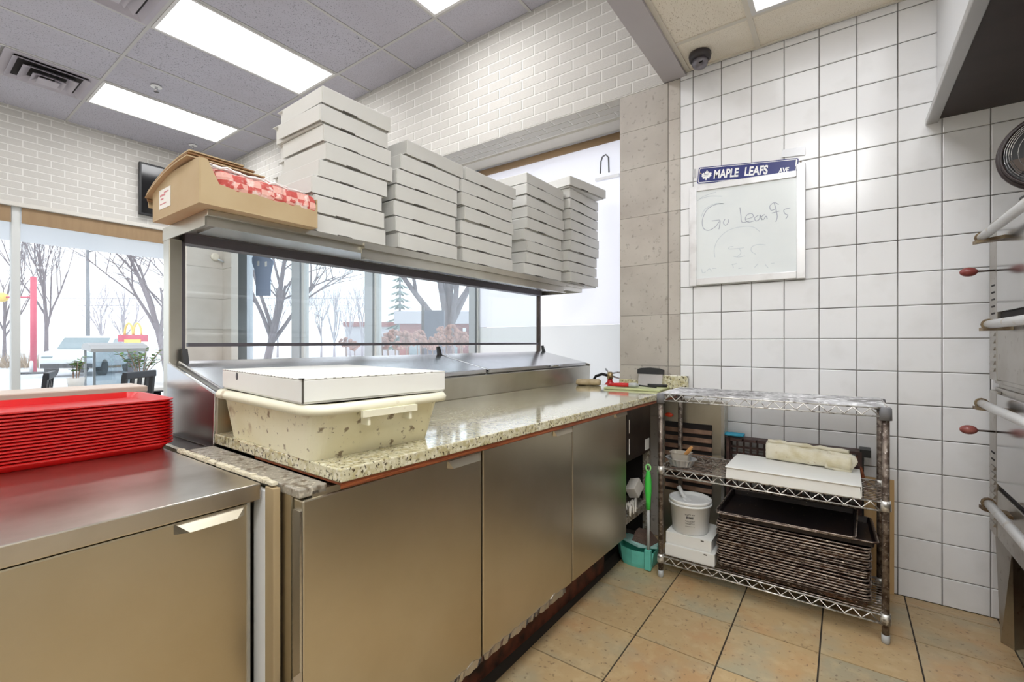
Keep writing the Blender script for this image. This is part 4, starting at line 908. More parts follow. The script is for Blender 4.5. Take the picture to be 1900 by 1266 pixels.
spn = MB().box(-.03, .03, -.045, .045, 0, .065).xf(Matrix.Translation((p_[0] + .005, p_[1] + .01, .362)) @ Matrix.Rotation(R(28), 4, 'X') @ Matrix.Rotation(R(-15), 4, 'Y')).build('sponge_block', sponge_m, None, bev=.004)
tag(spn, 'grey white sponge block on the ledge of the compressor bay', 'sponge')
rgm = MB()
random.seed(5)
for k in range(9):
    x = p_[0] - .06 + .11 * random.random(); y = p_[1] - .17 + .11 * random.random()
    rgm.tube([(x, y, .303), (x + .03 * random.uniform(-1, 1), y + .03 * random.uniform(-1, 1), .325 + .03 * random.random()), (x + .05 * random.uniform(-1, 1), y + .05 * random.uniform(-1, 1), .306)], [.006, .009, .005], 6)
ro = rgm.build('crumpled_rag', sponge_m); tag(ro, 'crumpled white rag under the sponge in the compressor bay', 'rag')

# ================================================================== WALL THINGS
wbd = root('whiteboard', (-.45, YT, 1.54), 0, 'whiteboard with aluminium frame and faint handwriting on the tiles', 'whiteboard')
bx0_, bx1_, bz0, bz1 = -.742, -.161, 1.537, 2.131; yb = YT - .0080
B(bx0_ + .02, bx1_ - .02, yb - .012, yb, bz0 + .02, bz1 - .04).build('panel', board_w, wbd)
fr = .040
for nm, a_ in (('frame_rail', (bx0_ + fr, bx1_ - fr, bz0, bz0 + .038)), ('frame_stile', (bx0_, bx0_ + fr, bz0 - .004, bz1 - .01)), ('frame_stile', (bx1_ - fr, bx1_, bz0 - .002, bz1 + .004))):
    B(a_[0], a_[1], yb - .020, yb, a_[2], a_[3]).build(nm, alu_f, wbd, bev=.003)
xa, xb = bx0_ + fr, bx1_ - fr
MB().hexa([(xa, yb - .02, bz1 - .044), (xb, yb - .02, bz1 - .062), (xb, yb, bz1 - .062), (xa, yb, bz1 - .044), (xa, yb - .02, bz1 - .006), (xb, yb - .02, bz1 - .028), (xb, yb, bz1 - .028), (xa, yb, bz1 - .006)]).build('frame_rail', alu_f, wbd, bev=.003)
def stroke(mb, pts, w_=.0035, y=None):
    P = [onY(1260 + a_ / 4.365, 260 + b_ / 4.365, YT - .022) for a_, b_ in pts]; Q = []
    for i in range(len(P) - 1):                        # smooth (Catmull-Rom)
        p0, p1, p2, p3 = [Vector(P[max(0, min(len(P) - 1, i + k))]) for k in (-1, 0, 1, 2)]
        for s_ in range(5):
            t = s_ / 5; Q.append(.5 * ((2 * p1) + (p2 - p0) * t + (2 * p0 - 5 * p1 + 4 * p2 - p3) * t * t + (3 * p1 - p0 - 3 * p2 + p3) * t ** 3))
    Q.append(Vector(P[-1]))
    yy = yb - .0125
    for i in range(len(Q) - 1):
        a_, b_ = Q[i], Q[i + 1]; d_ = Vector((b_.x - a_.x, 0, b_.z - a_.z))
        if d_.length < 1e-6: continue
        d_.normalize(); n_ = Vector((-d_.z, 0, d_.x)) * w_ / 2
        mb.add([(a_.x + n_.x, yy, a_.z + n_.z), (b_.x + n_.x, yy, b_.z + n_.z), (b_.x - n_.x, yy, b_.z - n_.z), (a_.x - n_.x, yy, a_.z - n_.z)], [(0, 1, 2, 3)])
for s_ in ([(360, 515), (300, 520), (230, 560), (190, 640), (195, 710), (235, 732), (290, 705), (325, 660)], [(265, 655), (300, 650), (330, 650), (328, 690), (322, 722)], [(372, 640), (358, 668), (375, 690), (398, 668), (396, 640)],
           [(492, 545), (500, 610), (510, 665), (570, 655)], [(540, 642), (598, 622), (588, 595), (552, 605), (536, 640), (560, 665), (604, 655)], [(642, 608), (612, 630), (622, 655), (650, 640), (656, 605), (668, 648)], [(692, 602), (664, 625), (682, 645), (704, 615), (714, 640)],
           [(806, 522), (770, 506), (735, 535), (745, 568), (778, 560)], [(770, 508), (784, 560), (795, 620), (783, 662)], [(750, 592), (812, 575)], [(900, 550), (850, 565), (856, 595), (880, 610), (862, 640)]): (lambda m_: (stroke(m_, s_, .004), m_.build('marker_stroke', marker, wbd)))(MB())
for s_ in ([(652, 740), (600, 705), (520, 700), (400, 730), (320, 800), (285, 880), (290, 950)], [(525, 872), (460, 880), (402, 882), (410, 866), (440, 862)], [(488, 880), (500, 915), (470, 945)], [(440, 942), (480, 948), (532, 938)],
           [(700, 850), (640, 845), (590, 865), (585, 900), (620, 925)], [(150, 492), (200, 455), (300, 420)], [(165, 478), (250, 455), (345, 455)], [(180, 620), (210, 560), (290, 515), (360, 515)],
           [(182, 1045), (190, 1075), (215, 1068)], [(222, 1064), (245, 1042), (262, 1066)], [(270, 1040), (302, 1038)], [(432, 1005), (440, 1034)], [(425, 1010), (466, 1000)], [(480, 1042), (512, 1035)], [(610, 1032), (640, 1000)], [(698, 1008), (722, 1036)], [(742, 1000), (772, 996)]): (lambda m_: (stroke(m_, s_, .0035), m_.build('marker_stroke', marker_f, wbd)))(MB())
# street sign
SA = R(-6.8); sgo = root('street_sign', (-.704, YT - .0034, 2.139), 0, 'navy blue street sign with white lettering above the whiteboard', 'sign')
sgo.rotation_euler = (0, -SA, 0)
ORG[sgo] = (0, 0, 0)
SL, SH = .505, .094
def rr2(x0, x1, z0, z1, r, n=4):
    return [(p[0], p[1]) for p in rrect(x0, x1, z0, z1, r, 0, n)]
MB().prism(rr2(0, SL, 0, SH, .010), 'y', -.0025, 0).build('plate', navy, sgo)
a_ = rr2(.005, SL - .005, .005, SH - .005, .008); b_ = rr2(.008, SL - .008, .008, SH - .008, .006); n = len(a_)
MB().add([(p[0], -.0032, p[1]) for p in a_] + [(p[0], -.0032, p[1]) for p in b_], [(i, (i + 1) % n, (i + 1) % n + n, i + n) for i in range(n)]).build('border_line', white_p, sgo)
leaf = [(0, .50), (.10, .30), (.20, .36), (.17, .12), (.33, .26), (.36, .17), (.50, .19), (.43, .02), (.50, -.04), (.30, -.22), (.33, -.32), (.07, -.28), (.07, -.46)]
leaf = leaf + [(-x, z) for x, z in reversed(leaf[1:])]
lf = MB(); c_ = (.048, .046); lf.add([(c_[0], -.0033, c_[1])] + [(c_[0] + x * .058, -.0033, c_[1] + z * .062) for x, z in leaf], [(0, 1 + i, 1 + (i + 1) % len(leaf)) for i in range(len(leaf))]); lo = lf.build('leaf_emblem', white_p, sgo)
def text(s_, size, x, z, parent, mat, sx=1., bold=.0, name='lettering'):
    cu = bpy.data.curves.new('txt', 'FONT'); cu.body = s_; cu.size = size; cu.offset = bold; cu.extrude = .0003
    ob = bpy.data.objects.new('txt', cu); col.objects.link(ob); bpy.context.view_layer.update()
    me = bpy.data.meshes.new_from_object(ob.evaluated_get(bpy.context.evaluated_depsgraph_get())); bpy.data.objects.remove(ob)
    me.transform(Matrix.Translation((x, -.0035, z)) @ Matrix.Diagonal((sx, 1, 1, 1)) @ Matrix.Rotation(R(90), 4, 'X')); me.materials.clear(); me.materials.append(mat)
    o = bpy.data.objects.new(name, me); col.objects.link(o); o.parent = parent; return o
text('MAPLE', .066, .088, .024, sgo, white_p, .68, .0022); text('LEAFS', .066, .250, .024, sgo, white_p, .68, .0022); text('AVE', .036, .420, .024, sgo, white_p, .72, .0012)
text('TORONTO', .006, .034, .048, lo, navy, .8, .0002, 'emblem_lettering'); text('MAPLE LEAFS', .005, .033, .040, lo, navy, .8, .0002, 'emblem_lettering')
MB().lathe([(.003, 0), (.003, .001)], (0, 0, 0), 8).xf(Matrix.Translation((.014, -.0035, .06)) @ Matrix.Rotation(R(90), 4, 'X')).build('rivet_hole', brass, sgo)
MB().box(SL - .012, SL - .008, -.0036, -.003, .05, .085).build('edge_mark', white_p, sgo)
def tape(pts, label):
    P = [onY(a_, b_, YT - .0042) for a_, b_ in pts]; mb = MB()
    mb.add([(p[0], YT - .0095, p[2]) for p in P] + [(p[0], YT - .0085, p[2]) for p in P], [(0, 1, 2, 3), (7, 6, 5, 4)] + [(i, i + 4, (i + 1) % 4 + 4, (i + 1) % 4) for i in range(4)])
    tag(mb.build('duct_tape', duct), label, 'tape')
tape([(1450, 293), (1494, 288), (1494, 272), (1452, 279)], 'silver duct tape strip above the right end of the blue sign')
tape([(1286, 330), (1291, 330), (1291, 314), (1286, 315)], 'small grey tape piece at the left end of the blue sign')
sc_ = root('wall_screw', onY(1486, 300, YT - .008), 0, 'dark screw head in the tile right of the blue sign', 'screw')
MB().lathe([(.004, 0), (.003, .003)], (0, 0, 0), 8).xf(Matrix.Translation(onY(1486, 300, YT - .0065)) @ Matrix.Rotation(R(90), 4, 'X')).build('head', brass_g, sc_)
# dome camera
cmx = (-.655, 2.715); cm_ = root('dome_camera', (cmx[0], cmx[1], ZK - .09), 0, 'small dark dome security camera under the kitchen ceiling', 'camera')
MB().lathe([(.056, 0), (.060, -.012), (.056, -.035), (.046, -.042)], (cmx[0], cmx[1], ZK + .003), 24).build('housing', cam_m, cm_)
MB().lathe([(.045, 0), (.043, -.016), (.034, -.032), (.018, -.042), (.001, -.045)], (cmx[0], cmx[1], ZK - .040), 20).build('dome', dome_m, cm_)
MB().lathe([(.012, 0), (.012, .004)], (0, 0, 0), 10).xf(Matrix.Translation((cmx[0] + .012, cmx[1] - .032, ZK - .062)) @ Matrix.Rotation(R(70), 4, 'X')).build('lens', black, cm_)

# ================================================================== OVEN AND HOOD
OX = .49
ov = root('deck_oven', (.95, 1.95, 0), 0, 'double deck stainless pizza oven with white handle bars', 'oven')
decks = [(1.035, 1.70, 1.612, 1.268, 1.487), (.42, 1.020, .962, .600, .846)]
for z0, z1, hb1, hb2, kz in decks:
    dk = B(OX + .01, 1.45, 1.2, 2.68, z0, z1).build('deck_body', oven_m, ov, bev=.004)
    B(OX - .004, OX + .010, 2.575, 2.682, z0 + .015, z1 - .012).build('vent_column', oven_m, dk, bev=.003)
    for k in range(6 if z0 > 1 else 9):
        z = z0 + .05 + .028 * k
        MB().hexa([(OX - .010, 2.592, z), (OX - .004, 2.592, z), (OX - .004, 2.655, z), (OX - .010, 2.655, z), (OX - .006, 2.592, z + .014), (OX - .004, 2.592, z + .014), (OX - .004, 2.655, z + .014), (OX - .006, 2.655, z + .014)]).build('louvre', oven_m, dk)
    for k in range(5):
        z = hb2 + .045 + .028 * k; B(OX - .0050, OX - .0038, 2.60, 2.65, z, z + .007).build('vent_slot', dark_void, dk)
    zm = (hb1 + hb2) / 2 - .10 if z0 > 1 else hb2 + .12
    d1 = B(OX - .006, OX + .010, 1.3, 2.565, hb2 + .05, z1 - .02).build('door', oven_door, ov, bev=.003)
    d2 = B(OX - .004, OX + .010, 1.3, 2.565, z0 + .02, hb2 + .025).build('lower_door', oven_m, ov, bev=.003)
    B(OX + .006, OX + .0105, 1.3, 2.565, hb2 + .026, hb2 + .049).build('door_gap', dark_void, dk)
    for d_, hb, yend in ((d1, hb1, 2.535), (d2, hb2, 2.43)):
        MB().tube([(OX - .052, yend, hb), (OX - .052, 1.35, hb)], .0155, 14).build('handle_bar', bar_m, d_)
        MB().prism([(OX - .075, yend + .018), (OX - .070, yend - .02), (OX - .006, yend - .09), (OX - .006, yend - .02)], 'z', hb - .024, hb - .012).tube([(OX - .052, yend - .006, hb), (OX - .052, yend + .010, hb)], .021, 12).build('bracket', brass_g, d_)
        MB().prism([(OX - .068, 1.37), (OX - .006, 1.37), (OX - .006, 1.43)], 'z', hb - .024, hb - .012).build('bracket', brass_g, d_)
    kn_ = MB().tube([(OX - .004, 2.605, kz), (OX - .055, 2.605, kz)], .004, 8).build('knob_rod', steel_dark, ov)
    MB().ball((0, 0, 0), .019, 14, 10, (1, 1, 1.45)).xf(Matrix.Translation((OX - .078, 2.605, kz)) @ Matrix.Rotation(R(90), 4, 'Y')).build('knob', knob_m, kn_)
B(OX + .02, 1.44, 1.22, 2.66, 1.020, 1.035).build('deck_spacer', oven_m, ov)
for y in (2.66, 1.22):
    MB().hexa([(OX + .02, y - .02, 0), (OX + .05, y - .06, 0), (OX + .10, y - .01, 0), (OX + .05, y + .02, 0), (OX + .005, y - .02, .42), (OX + .03, y - .13, .42), (OX + .16, y - .02, .42), (OX + .10, y + .02, .42)]).build('leg', oven_m, ov)
    B(1.34, 1.44, y - .1 + (.09 if y < 2 else 0), y + .0, 0, .42).build('leg', oven_m, ov)
B(OX + .16, 1.42, 1.3, 2.60, .40, .4195).build('oven_underside', oven_in, ov)
B(OX + .70, OX + .72, 1.3, 2.60, .01, .40).build('rear_shield', oven_in, ov)
rd = MB().box(OX + .22, OX + .42, 2.28, 2.50, 0, .10).box(OX + .25, OX + .39, 2.31, 2.47, .10, .12).build('red_toolbox', ext_red, None, bev=.006); tag(rd, 'red box on the floor under the pizza oven', 'box')
hd = root('exhaust_hood', (.85, 2.1, 2.2), 0, 'exhaust hood with white front and dark underside over the oven', 'hood')
B(.346, .362, 1.36, YT - .0075, 2.235, ZK - .005).build('front_panel', hood_m, hd); B(.307, .350, 1.36, YT - .0075, 2.205, 2.235).build('drip_lip', hood_lip, hd, bev=.003)
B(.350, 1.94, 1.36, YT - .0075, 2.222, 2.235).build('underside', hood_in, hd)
B(1.92, 1.94, 1.36, YT - .0075, 2.235, ZK - .005).build('rear_panel', hood_m, hd); B(.362, 1.92, 1.36, 1.376, 2.235, ZK - .005).build('end_panel', hood_m, hd)
# fan on the oven
fc = Vector((.575, 2.33, 1.853)); fn = root('table_fan', (.575, 2.33, 1.70), 0, 'round black fan with wire cage on top of the oven', 'fan')
d_ = (Vector((.0, .0, 1.6)) - fc); d_.z = 0; d_.normalize(); sx_ = Vector((0, 0, 1)).cross(d_); 
def ringpts(r, off, n=40): return [fc + d_ * off + sx_ * (r * math.cos(2 * math.pi * k / n)) + Vector((0, 0, r * math.sin(2 * math.pi * k / n))) for k in range(n)]
MB().tube(ringpts(.128, 0), .009, 8, closed=True).tube(ringpts(.122, .025), .005, 6, closed=True).build('cage_rim', M('fan_brown', srgb(46, 34, 34), .35), fn)
mb = MB()
for r_, of in ((.114, .030), (.108, .034), (.102, .037), (.096, .039), (.080, .043), (.060, .046), (.036, .048)): mb.tube(ringpts(r_, of, 32), .0010, 4, closed=True)
mb.build('cage_wire', steel_bright, fn)
MB().xf(Matrix()).loops([[fc - d_ * .05 + sx_ * .10 * math.cos(2 * math.pi * k / 20) + Vector((0, 0, .10 * math.sin(2 * math.pi * k / 20))) for k in range(20)], [fc - d_ * .01 + sx_ * .125 * math.cos(2 * math.pi * k / 20) + Vector((0, 0, .125 * math.sin(2 * math.pi * k / 20))) for k in range(20)]]).build('back_shell', black, fn)
MB().lathe([(.08, 0), (.08, .01), (.02, .02), (.018, .04)], (fc.x - d_.x * .03, fc.y - d_.y * .03, 1.7005), 20).build('base', black, fn)
for k in range(4):
    a_ = math.pi / 2 * k + .4; u_ = sx_ * math.cos(a_) + Vector((0, 0, math.sin(a_))); v_ = sx_ * -math.sin(a_) + Vector((0, 0, math.cos(a_)))
    MB().add([fc + u_ * .015, fc + u_ * .10 - v_ * .03 + d_ * .01, fc + u_ * .10 + v_ * .03 - d_ * .0, fc + u_ * .015 - d_ * .003, fc + u_ * .10 - v_ * .03 + d_ * .007, fc + u_ * .10 + v_ * .03 - d_ * .003], [(0, 1, 2), (5, 4, 3), (0, 3, 4, 1), (1, 4, 5, 2), (2, 5, 3, 0)]).build('blade', steel_dark, fn)
# ================================================================== DINING ROOM
p0 = onX(258, 300, XL + .06); p1 = onX(262, 398, XL + .06)
tv = root('wall_television', (XL + .03, p0[1] + .4, p1[2]), 0, 'black flat television on the left brick wall', 'television')
B(XL + .03, XL + .075, p0[1], p0[1] + 1.05, p1[2], p1[2] + .64).build('bezel', black, tv, bev=.006); B(XL + .0755, XL + .077, p0[1] + .02, p0[1] + 1.03, p1[2] + .025, p1[2] + .615).build('screen', scr_m, tv)
B(XL + .003, XL + .03, p0[1] + .4, p0[1] + .65, p1[2] + .2, p1[2] + .45).build('wall_bracket', steel_dark, tv)
def chair(loc, rz, label):
    r = root('dining_chair', loc, rz, label, 'chair', 'black dining chairs'); X, Y, Z = loc
    B(X - .21, X + .21, Y - .21, Y + .21, Z + .43, Z + .46).build('seat', chair_bk, r, bev=.01)
    for sx_ in (-1, 1):
        MB().hexa([(X + sx_ * .19 - .018, Y - .19, Z), (X + sx_ * .19 + .018, Y - .19, Z), (X + sx_ * .19 + .018, Y - .155, Z), (X + sx_ * .19 - .018, Y - .155, Z), (X + sx_ * .19 - .018, Y - .27, Z + .93), (X + sx_ * .19 + .018, Y - .27, Z + .93), (X + sx_ * .19 + .018, Y - .24, Z + .93), (X + sx_ * .19 - .018, Y - .24, Z + .93)]).build('back_post', chair_bk, r)
        B(X + sx_ * .185 - .018, X + sx_ * .185 + .018, Y + .165, Y + .2, Z, Z + .43).build('leg', chair_bk, r)
    B(X - .21, X + .21, Y - .278, Y - .242, Z + .89, Z + .95).build('top_rail', chair_bk, r, bev=.008)
    B(X - .19, X + .19, Y - .24, Y - .22, Z + .55, Z + .60).build('lower_rail', chair_bk, r)
    for k in (-1, 0, 1): MB().hexa([(X + k * .1 - .022, Y - .236, Z + .60), (X + k * .1 + .022, Y - .236, Z + .60), (X + k * .1 + .022, Y - .224, Z + .60), (X + k * .1 - .022, Y - .224, Z + .60), (X + k * .1 - .022, Y - .264, Z + .89), (X + k * .1 + .022, Y - .264, Z + .89), (X + k * .1 + .022, Y - .252, Z + .89), (X + k * .1 - .022, Y - .252, Z + .89)]).build('slat', chair_bk, r)
    return r
def gz(px, d, z=0.): p = atD(px, 600, d); return (p[0], p[1], z)
chair(gz(10, 3.8), R(165), 'black slat back dining chair at the left edge of the frame')
chair(gz(198, 4.0), R(135), 'black dining chair with slats right of the mullion, before the planter')
def table(px, d, label, rz=0, h=.35):
    X, Y, Z = gz(px, d); r = root('dining_table', (X, Y, 0), rz, label, 'table', 'dining tables')
    B(X - h, X + h, Y - h, Y + h, .715, .75).build('top', table_w, r, bev=.006); B(X - h - .005, X + h + .005, Y - h - .005, Y + h + .005, .705, .7145).build('edge', chair_bk, r)
    MB().lathe([(.04, .02), (.04, .705)], (X, Y, 0), 14).build('pedestal', chair_bk, r); MB().lathe([(h * .7, 0), (h * .68, .015), (.05, .03)], (X, Y, 0), 20).build('foot', chair_bk, r)
    return (X, Y)
tA = table(290, 4.9, 'white topped dining table beside the shelf post'); tB = table(118, 4.55, 'small white topped dining table left of the display case', 0, .2)
def plant(loc, n, h, sp, label, pot=True):
    r = root('potted_plant', loc, 0, label, 'plant'); X, Y, Z = loc
    MB().lathe([(.055, 0), (.07, .10), (.066, .10), (.05, .085)], loc, 16).build('pot', table_w, r)
    st = MB(); lv = MB()
    for i in range(n):
        a_ = random.uniform(0, 6.28); L_ = h * random.uniform(.6, 1); e = Vector((X + sp * math.cos(a_) * random.random(), Y + sp * math.sin(a_) * random.random(), Z + .09 + L_))
        b_ = Vector((X + .02 * math.cos(a_), Y + .02 * math.sin(a_), Z + .085)); m_ = (b_ + e) / 2 + Vector((0, 0, .03)); st.tube([b_, m_, e], .003, 4)
        for k in range(7):
            t = .35 + .65 * k / 6; c_ = b_.lerp(m_, t * 2) if t < .5 else m_.lerp(e, t * 2 - 1); th = random.uniform(0, 6.28); s_ = .028 * random.uniform(.7, 1.3)
            u_ = Vector((math.cos(th), math.sin(th), random.uniform(-.2, .6))) * s_ * 1.6; v_ = Vector((-math.sin(th), math.cos(th), .2)) * s_ * .6
            lv.add([c_, c_ + u_ * .5 + v_, c_ + u_, c_ + u_ * .5 - v_, c_ + Vector((0, 0, .001)), c_ + u_ * .5 + v_ + Vector((0, 0, .001)), c_ + u_ + Vector((0, 0, .001)), c_ + u_ * .5 - v_ + Vector((0, 0, .001))], [(0, 1, 2, 3), (7, 6, 5, 4)])
    st.build('stems', stem_m, r); lo = lv.build('leaves', leaf_g, r); lo['kind'] = 'stuff'
plant((tA[0] - .12, tA[1] - .1, .7502), 20, .30, .26, 'leafy green potted plant on the white dining table')
plant((tB[0] + .05, tB[1] + .08, .7502), 7, .22, .12, 'thin small potted plant on the little table left of the display case')
pp = onX(339, 700, XL + .14)
plant((XL + .14, 2.26, .36), 16, .75, .10, 'tall green plant on the window sill next to the shelf post'); 
# window sill shelf under the street window
B(XL + .0, XL + .26, -1.6, 2.38, .30, .358).build('window_sill', plaster, w1)
# glass display case with curved top in front of the street window
c0_ = onX(168, 640, -6.45); c1_ = onX(266, 640, -6.45)
dc = root('display_case', (-6.35, (c0_[1] + c1_[1]) / 2, 0), 0, 'glass display case with curved pale lid by the street window', 'display case')
ya, yb_ = c0_[1], c1_[1]
B(-6.72, -6.35, ya, yb_, 0, .70).build('base', case_body, dc, bev=.01)
MB().prism([(-6.72, 1.13), (-6.35, 1.10), (-6.33, 1.14), (-6.40, 1.175), (-6.53, 1.20), (-6.66, 1.19), (-6.72, 1.16)], 'y', ya - .02, yb_ + .02).build('curved_lid', case_body, dc, bev=.004)
B(-6.356, -6.350, ya, yb_, .70, 1.10).build('front_glass', case_glass, dc); B(-6.72, -6.714, ya, yb_, .70, 1.10).build('rear_glass', case_glass, dc)
for y in (ya, yb_ - .02): MB().box(-6.37, -6.35, y, y + .02, .70, 1.105).box(-6.72, -6.70, y, y + .02, .70, 1.125).build('corner_post', alu, dc)
# round fitting on the pier and tapered tag hanging in the window
wf = root('wall_fitting', onX(399, 477, XL + .01), 0, 'small round cream fitting on the concrete pier by the corner', 'fitting'); q = onX(399, 477, XL + .008)
MB().lathe([(.055, 0), (.055, .012), (.035, .02)], (0, 0, 0), 20).xf(Matrix.Translation((XL + .0065, q[1], q[2])) @ Matrix.Rotation(R(90), 4, 'Y')).build('disc', M('cream_plastic', srgb(222, 214, 198), .5), wf)
MB().tube([(XL + .03, q[1] + .03, q[2] - .03), (XL + .04, q[1] + .10, q[2] - .06)], .01, 6).build('stub', alu, wf)
tg = root('hanging_tag', onY(488, 550, YG - .03), 0, 'blue grey bottle shaped tag hanging in the back window', 'tag')
P = [onY(a_, b_, YG - .03) for a_, b_ in ((468, 478), (472, 474), (500, 478), (508, 485), (506, 494), (503, 508), (502, 520), (502, 549), (475, 549), (475, 515), (472, 500), (468, 488))]
MB().prism([(p[0], p[2]) for p in P], 'y', YG - .034, YG - .026).build('plate', tag_m, tg)
for a_, b_ in ((480, 489), (494, 490)): p = onY(a_, b_, YG - .03); B(p[0] - .03, p[0] + .03, YG - .036, YG - .0342, p[2] - .035, p[2] + .035).build('sticker', sticker, tg)

# ================================================================== OUTSIDE
GZ = -.15
struct(B(-130, 60, 3.5, 130, GZ - .1, GZ).build('ground', asphalt)); struct(B(-130, -7.26, -60, 3.5, GZ - .1, GZ).build('ground_street', asphalt))
can = struct(B(-9.4, -7.26, -3, 3.4, 2.62, 2.9).build('trim_2', white_p), 'white canopy over the street windows outside')
def grow(mb, p, d, L_, r, depth, rs, spread=.6, up=.1):
    n = 3; pts = [p]; rad = [r]; q = p.copy(); dd_ = d.copy()
    for i in range(n):
        dd_ = (dd_ + Vector((rs.uniform(-1, 1), rs.uniform(-1, 1), rs.uniform(-.6, 1))) * .16 + Vector((0, 0, up * .3))).normalized(); q = q + dd_ * (L_ / n); pts.append(q.copy()); rad.append(r * (1 - .45 * (i + 1) / n))
    mb.tube(pts, rad, 5 if r > .03 else 4, caps=False)
    if depth <= 0: return
    for k in range(rs.choice((3, 3, 4)) if depth > 1 else 2):
        t = rs.uniform(.45, 1); i = min(n - 1, int(t * n)); b_ = pts[i].lerp(pts[i + 1], t * n - i)
        nd = (dd_ + Vector((rs.uniform(-1, 1), rs.uniform(-1, 1), rs.uniform(-.3, .8))) * spread).normalized(); grow(mb, b_, nd, L_ * rs.uniform(.6, .8), rad[i] * .6, depth - 1, rs, spread, up)
def tree(px, d, H_, r, depth, label, seed, m=bark, spread=.6, up=.15, lean=(0, 0, 1), base=GZ, grp='bare trees outside'):
    rs = random.Random(seed); p = atD(px, 600, d); p = Vector((p[0], p[1], base)); t = root('bare_tree', p, 0, label, 'tree', grp)
    tp = p + Vector(lean).normalized() * H_ * .28
    MB().tube([p, p.lerp(tp, .5) + Vector((.03, 0, 0)), tp], [r * 1.2, r, r * .85], 8).build('trunk', m, t)
    mb = MB()
    for k in range(5):
        dd_ = (Vector(lean) + Vector((rs.uniform(-1, 1), rs.uniform(-1, 1), rs.uniform(0, .6))) * spread * .9).normalized(); grow(mb, p.lerp(tp, .55 + .45 * rs.random()), dd_, H_ * .30, r * .62, depth, rs, spread, up)
    grow(mb, tp, Vector(lean).normalized(), H_ * .32, r * .8, depth, rs, spread, up)
    mb.build('branches', m, t)
tree(86, 24, 10, .085, 6, 'dense bare street tree behind the red post', 1, spread=.42, up=.3)
tree(8, 27, 10, .08, 5, 'bare tree at the left edge of the street window', 2, spread=.5)
tree(316, 15, 7.5, .10, 6, 'bare tree with drooping twigs right of the grey lamp post', 3, spread=1.1, up=-.12, lean=(-.3, -.1, 1))
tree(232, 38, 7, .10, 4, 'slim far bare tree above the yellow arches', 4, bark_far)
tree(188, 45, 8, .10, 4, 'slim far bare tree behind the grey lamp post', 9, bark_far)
tree(832, 9.5, 6.0, .13, 5, 'thick trunked tree beside the dark sign board', 5, spread=.9)
tree(482, 13, 7.0, .10, 5, 'leaning bare tree behind the hanging tag', 6, spread=.9, up=0, lean=(.25, .1, 1))
for k, (px, d) in enumerate(((515, 42), (556, 34), (596, 43), (620, 33), (650, 41), (672, 36))):
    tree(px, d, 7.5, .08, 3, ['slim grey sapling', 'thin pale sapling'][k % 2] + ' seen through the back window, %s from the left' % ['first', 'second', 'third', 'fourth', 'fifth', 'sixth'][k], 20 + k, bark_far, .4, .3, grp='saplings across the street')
# conifer
p = Vector(gz(742, 27, GZ)); cf_ = root('conifer', p, 0, 'tall pale conifer left of the red brick building', 'tree'); MB().tube([p, p + Vector((0, 0, 7.2))], [.12, .03], 6).build('trunk', bark_far, cf_)
mb = MB()
for i in range(16):
    z = 1.2 + 5.8 * i / 15; r_ = 1.3 * (1 - i / 17)
    for k in range(9):
        a_ = 6.283 * k / 9 + i * .7; u_ = Vector((math.cos(a_), math.sin(a_), -.25)); s_ = Vector((-math.sin(a_), math.cos(a_), 0)) * r_ * .16; c_ = p + Vector((0, 0, z)); mb.add([c_ + Vector((0, 0, .12)), c_ + u_ * r_ * .6 + s_, c_ + u_ * r_, c_ + u_ * r_ * .6 - s_], [(0, 1, 2), (0, 2, 3), (0, 3, 1), (1, 3, 2)])
mb.build('foliage', leaf_dk, cf_)
# hedge strip / dry bed behind the red post
def bed(px, d, w_, dep, h_, label):
    p = Vector(gz(px, d, GZ)); rt = Vector((_c, _s, 0)); fw = Vector((-_s, _c, 0)); mb = MB(); rs = random.Random(int(px))
    for k in range(700):
        b_ = p + rt * rs.uniform(-w_, w_) + fw * rs.uniform(-dep, dep); l_ = h_ * rs.uniform(.5, 1.1); mb.tube([b_, b_ + Vector((rs.uniform(-.25, .25), rs.uniform(-.25, .25), l_))], [.02, .006], 3, caps=False)
    o = mb.build('dry_grass', dry_grass); tag(o, label, 'grass'); o['kind'] = 'stuff'
bed(100, 25, 3.6, .9, .75, 'dry brown grass bed at the foot of the street trees')
# red clearance post with arm
p = Vector(gz(62, 21, GZ)); rt = Vector((_c, _s, 0)); rp_ = root('clearance_post', p, 0, 'tall red post with a side arm seen through the left window', 'post')
MB().tube([p, p + Vector((0, 0, 4.35))], .11, 10).build('post', red_post_m, rp_); ap = p + Vector((0, 0, 3.42)); MB().tube([ap, ap - rt * 1.25], .04, 8).build('arm', red_post_m, rp_)
e_ = ap - rt * 1.45; MB().ball(e_, .24, 14, 8, (1, 1, .9)).build('yellow_sign', yellow_p, rp_)
bp_ = Vector(gz(58, 20, GZ)); bo_ = root('bollard', bp_, 0, 'short white bollard at the foot of the red post', 'bollard'); MB().lathe([(.06, 0), (.06, .5), (.03, .56)], bp_, 10).build('post', white_p, bo_); MB().lathe([(.55, 0), (.5, .06)], bp_, 16).build('base', tyre, bo_)
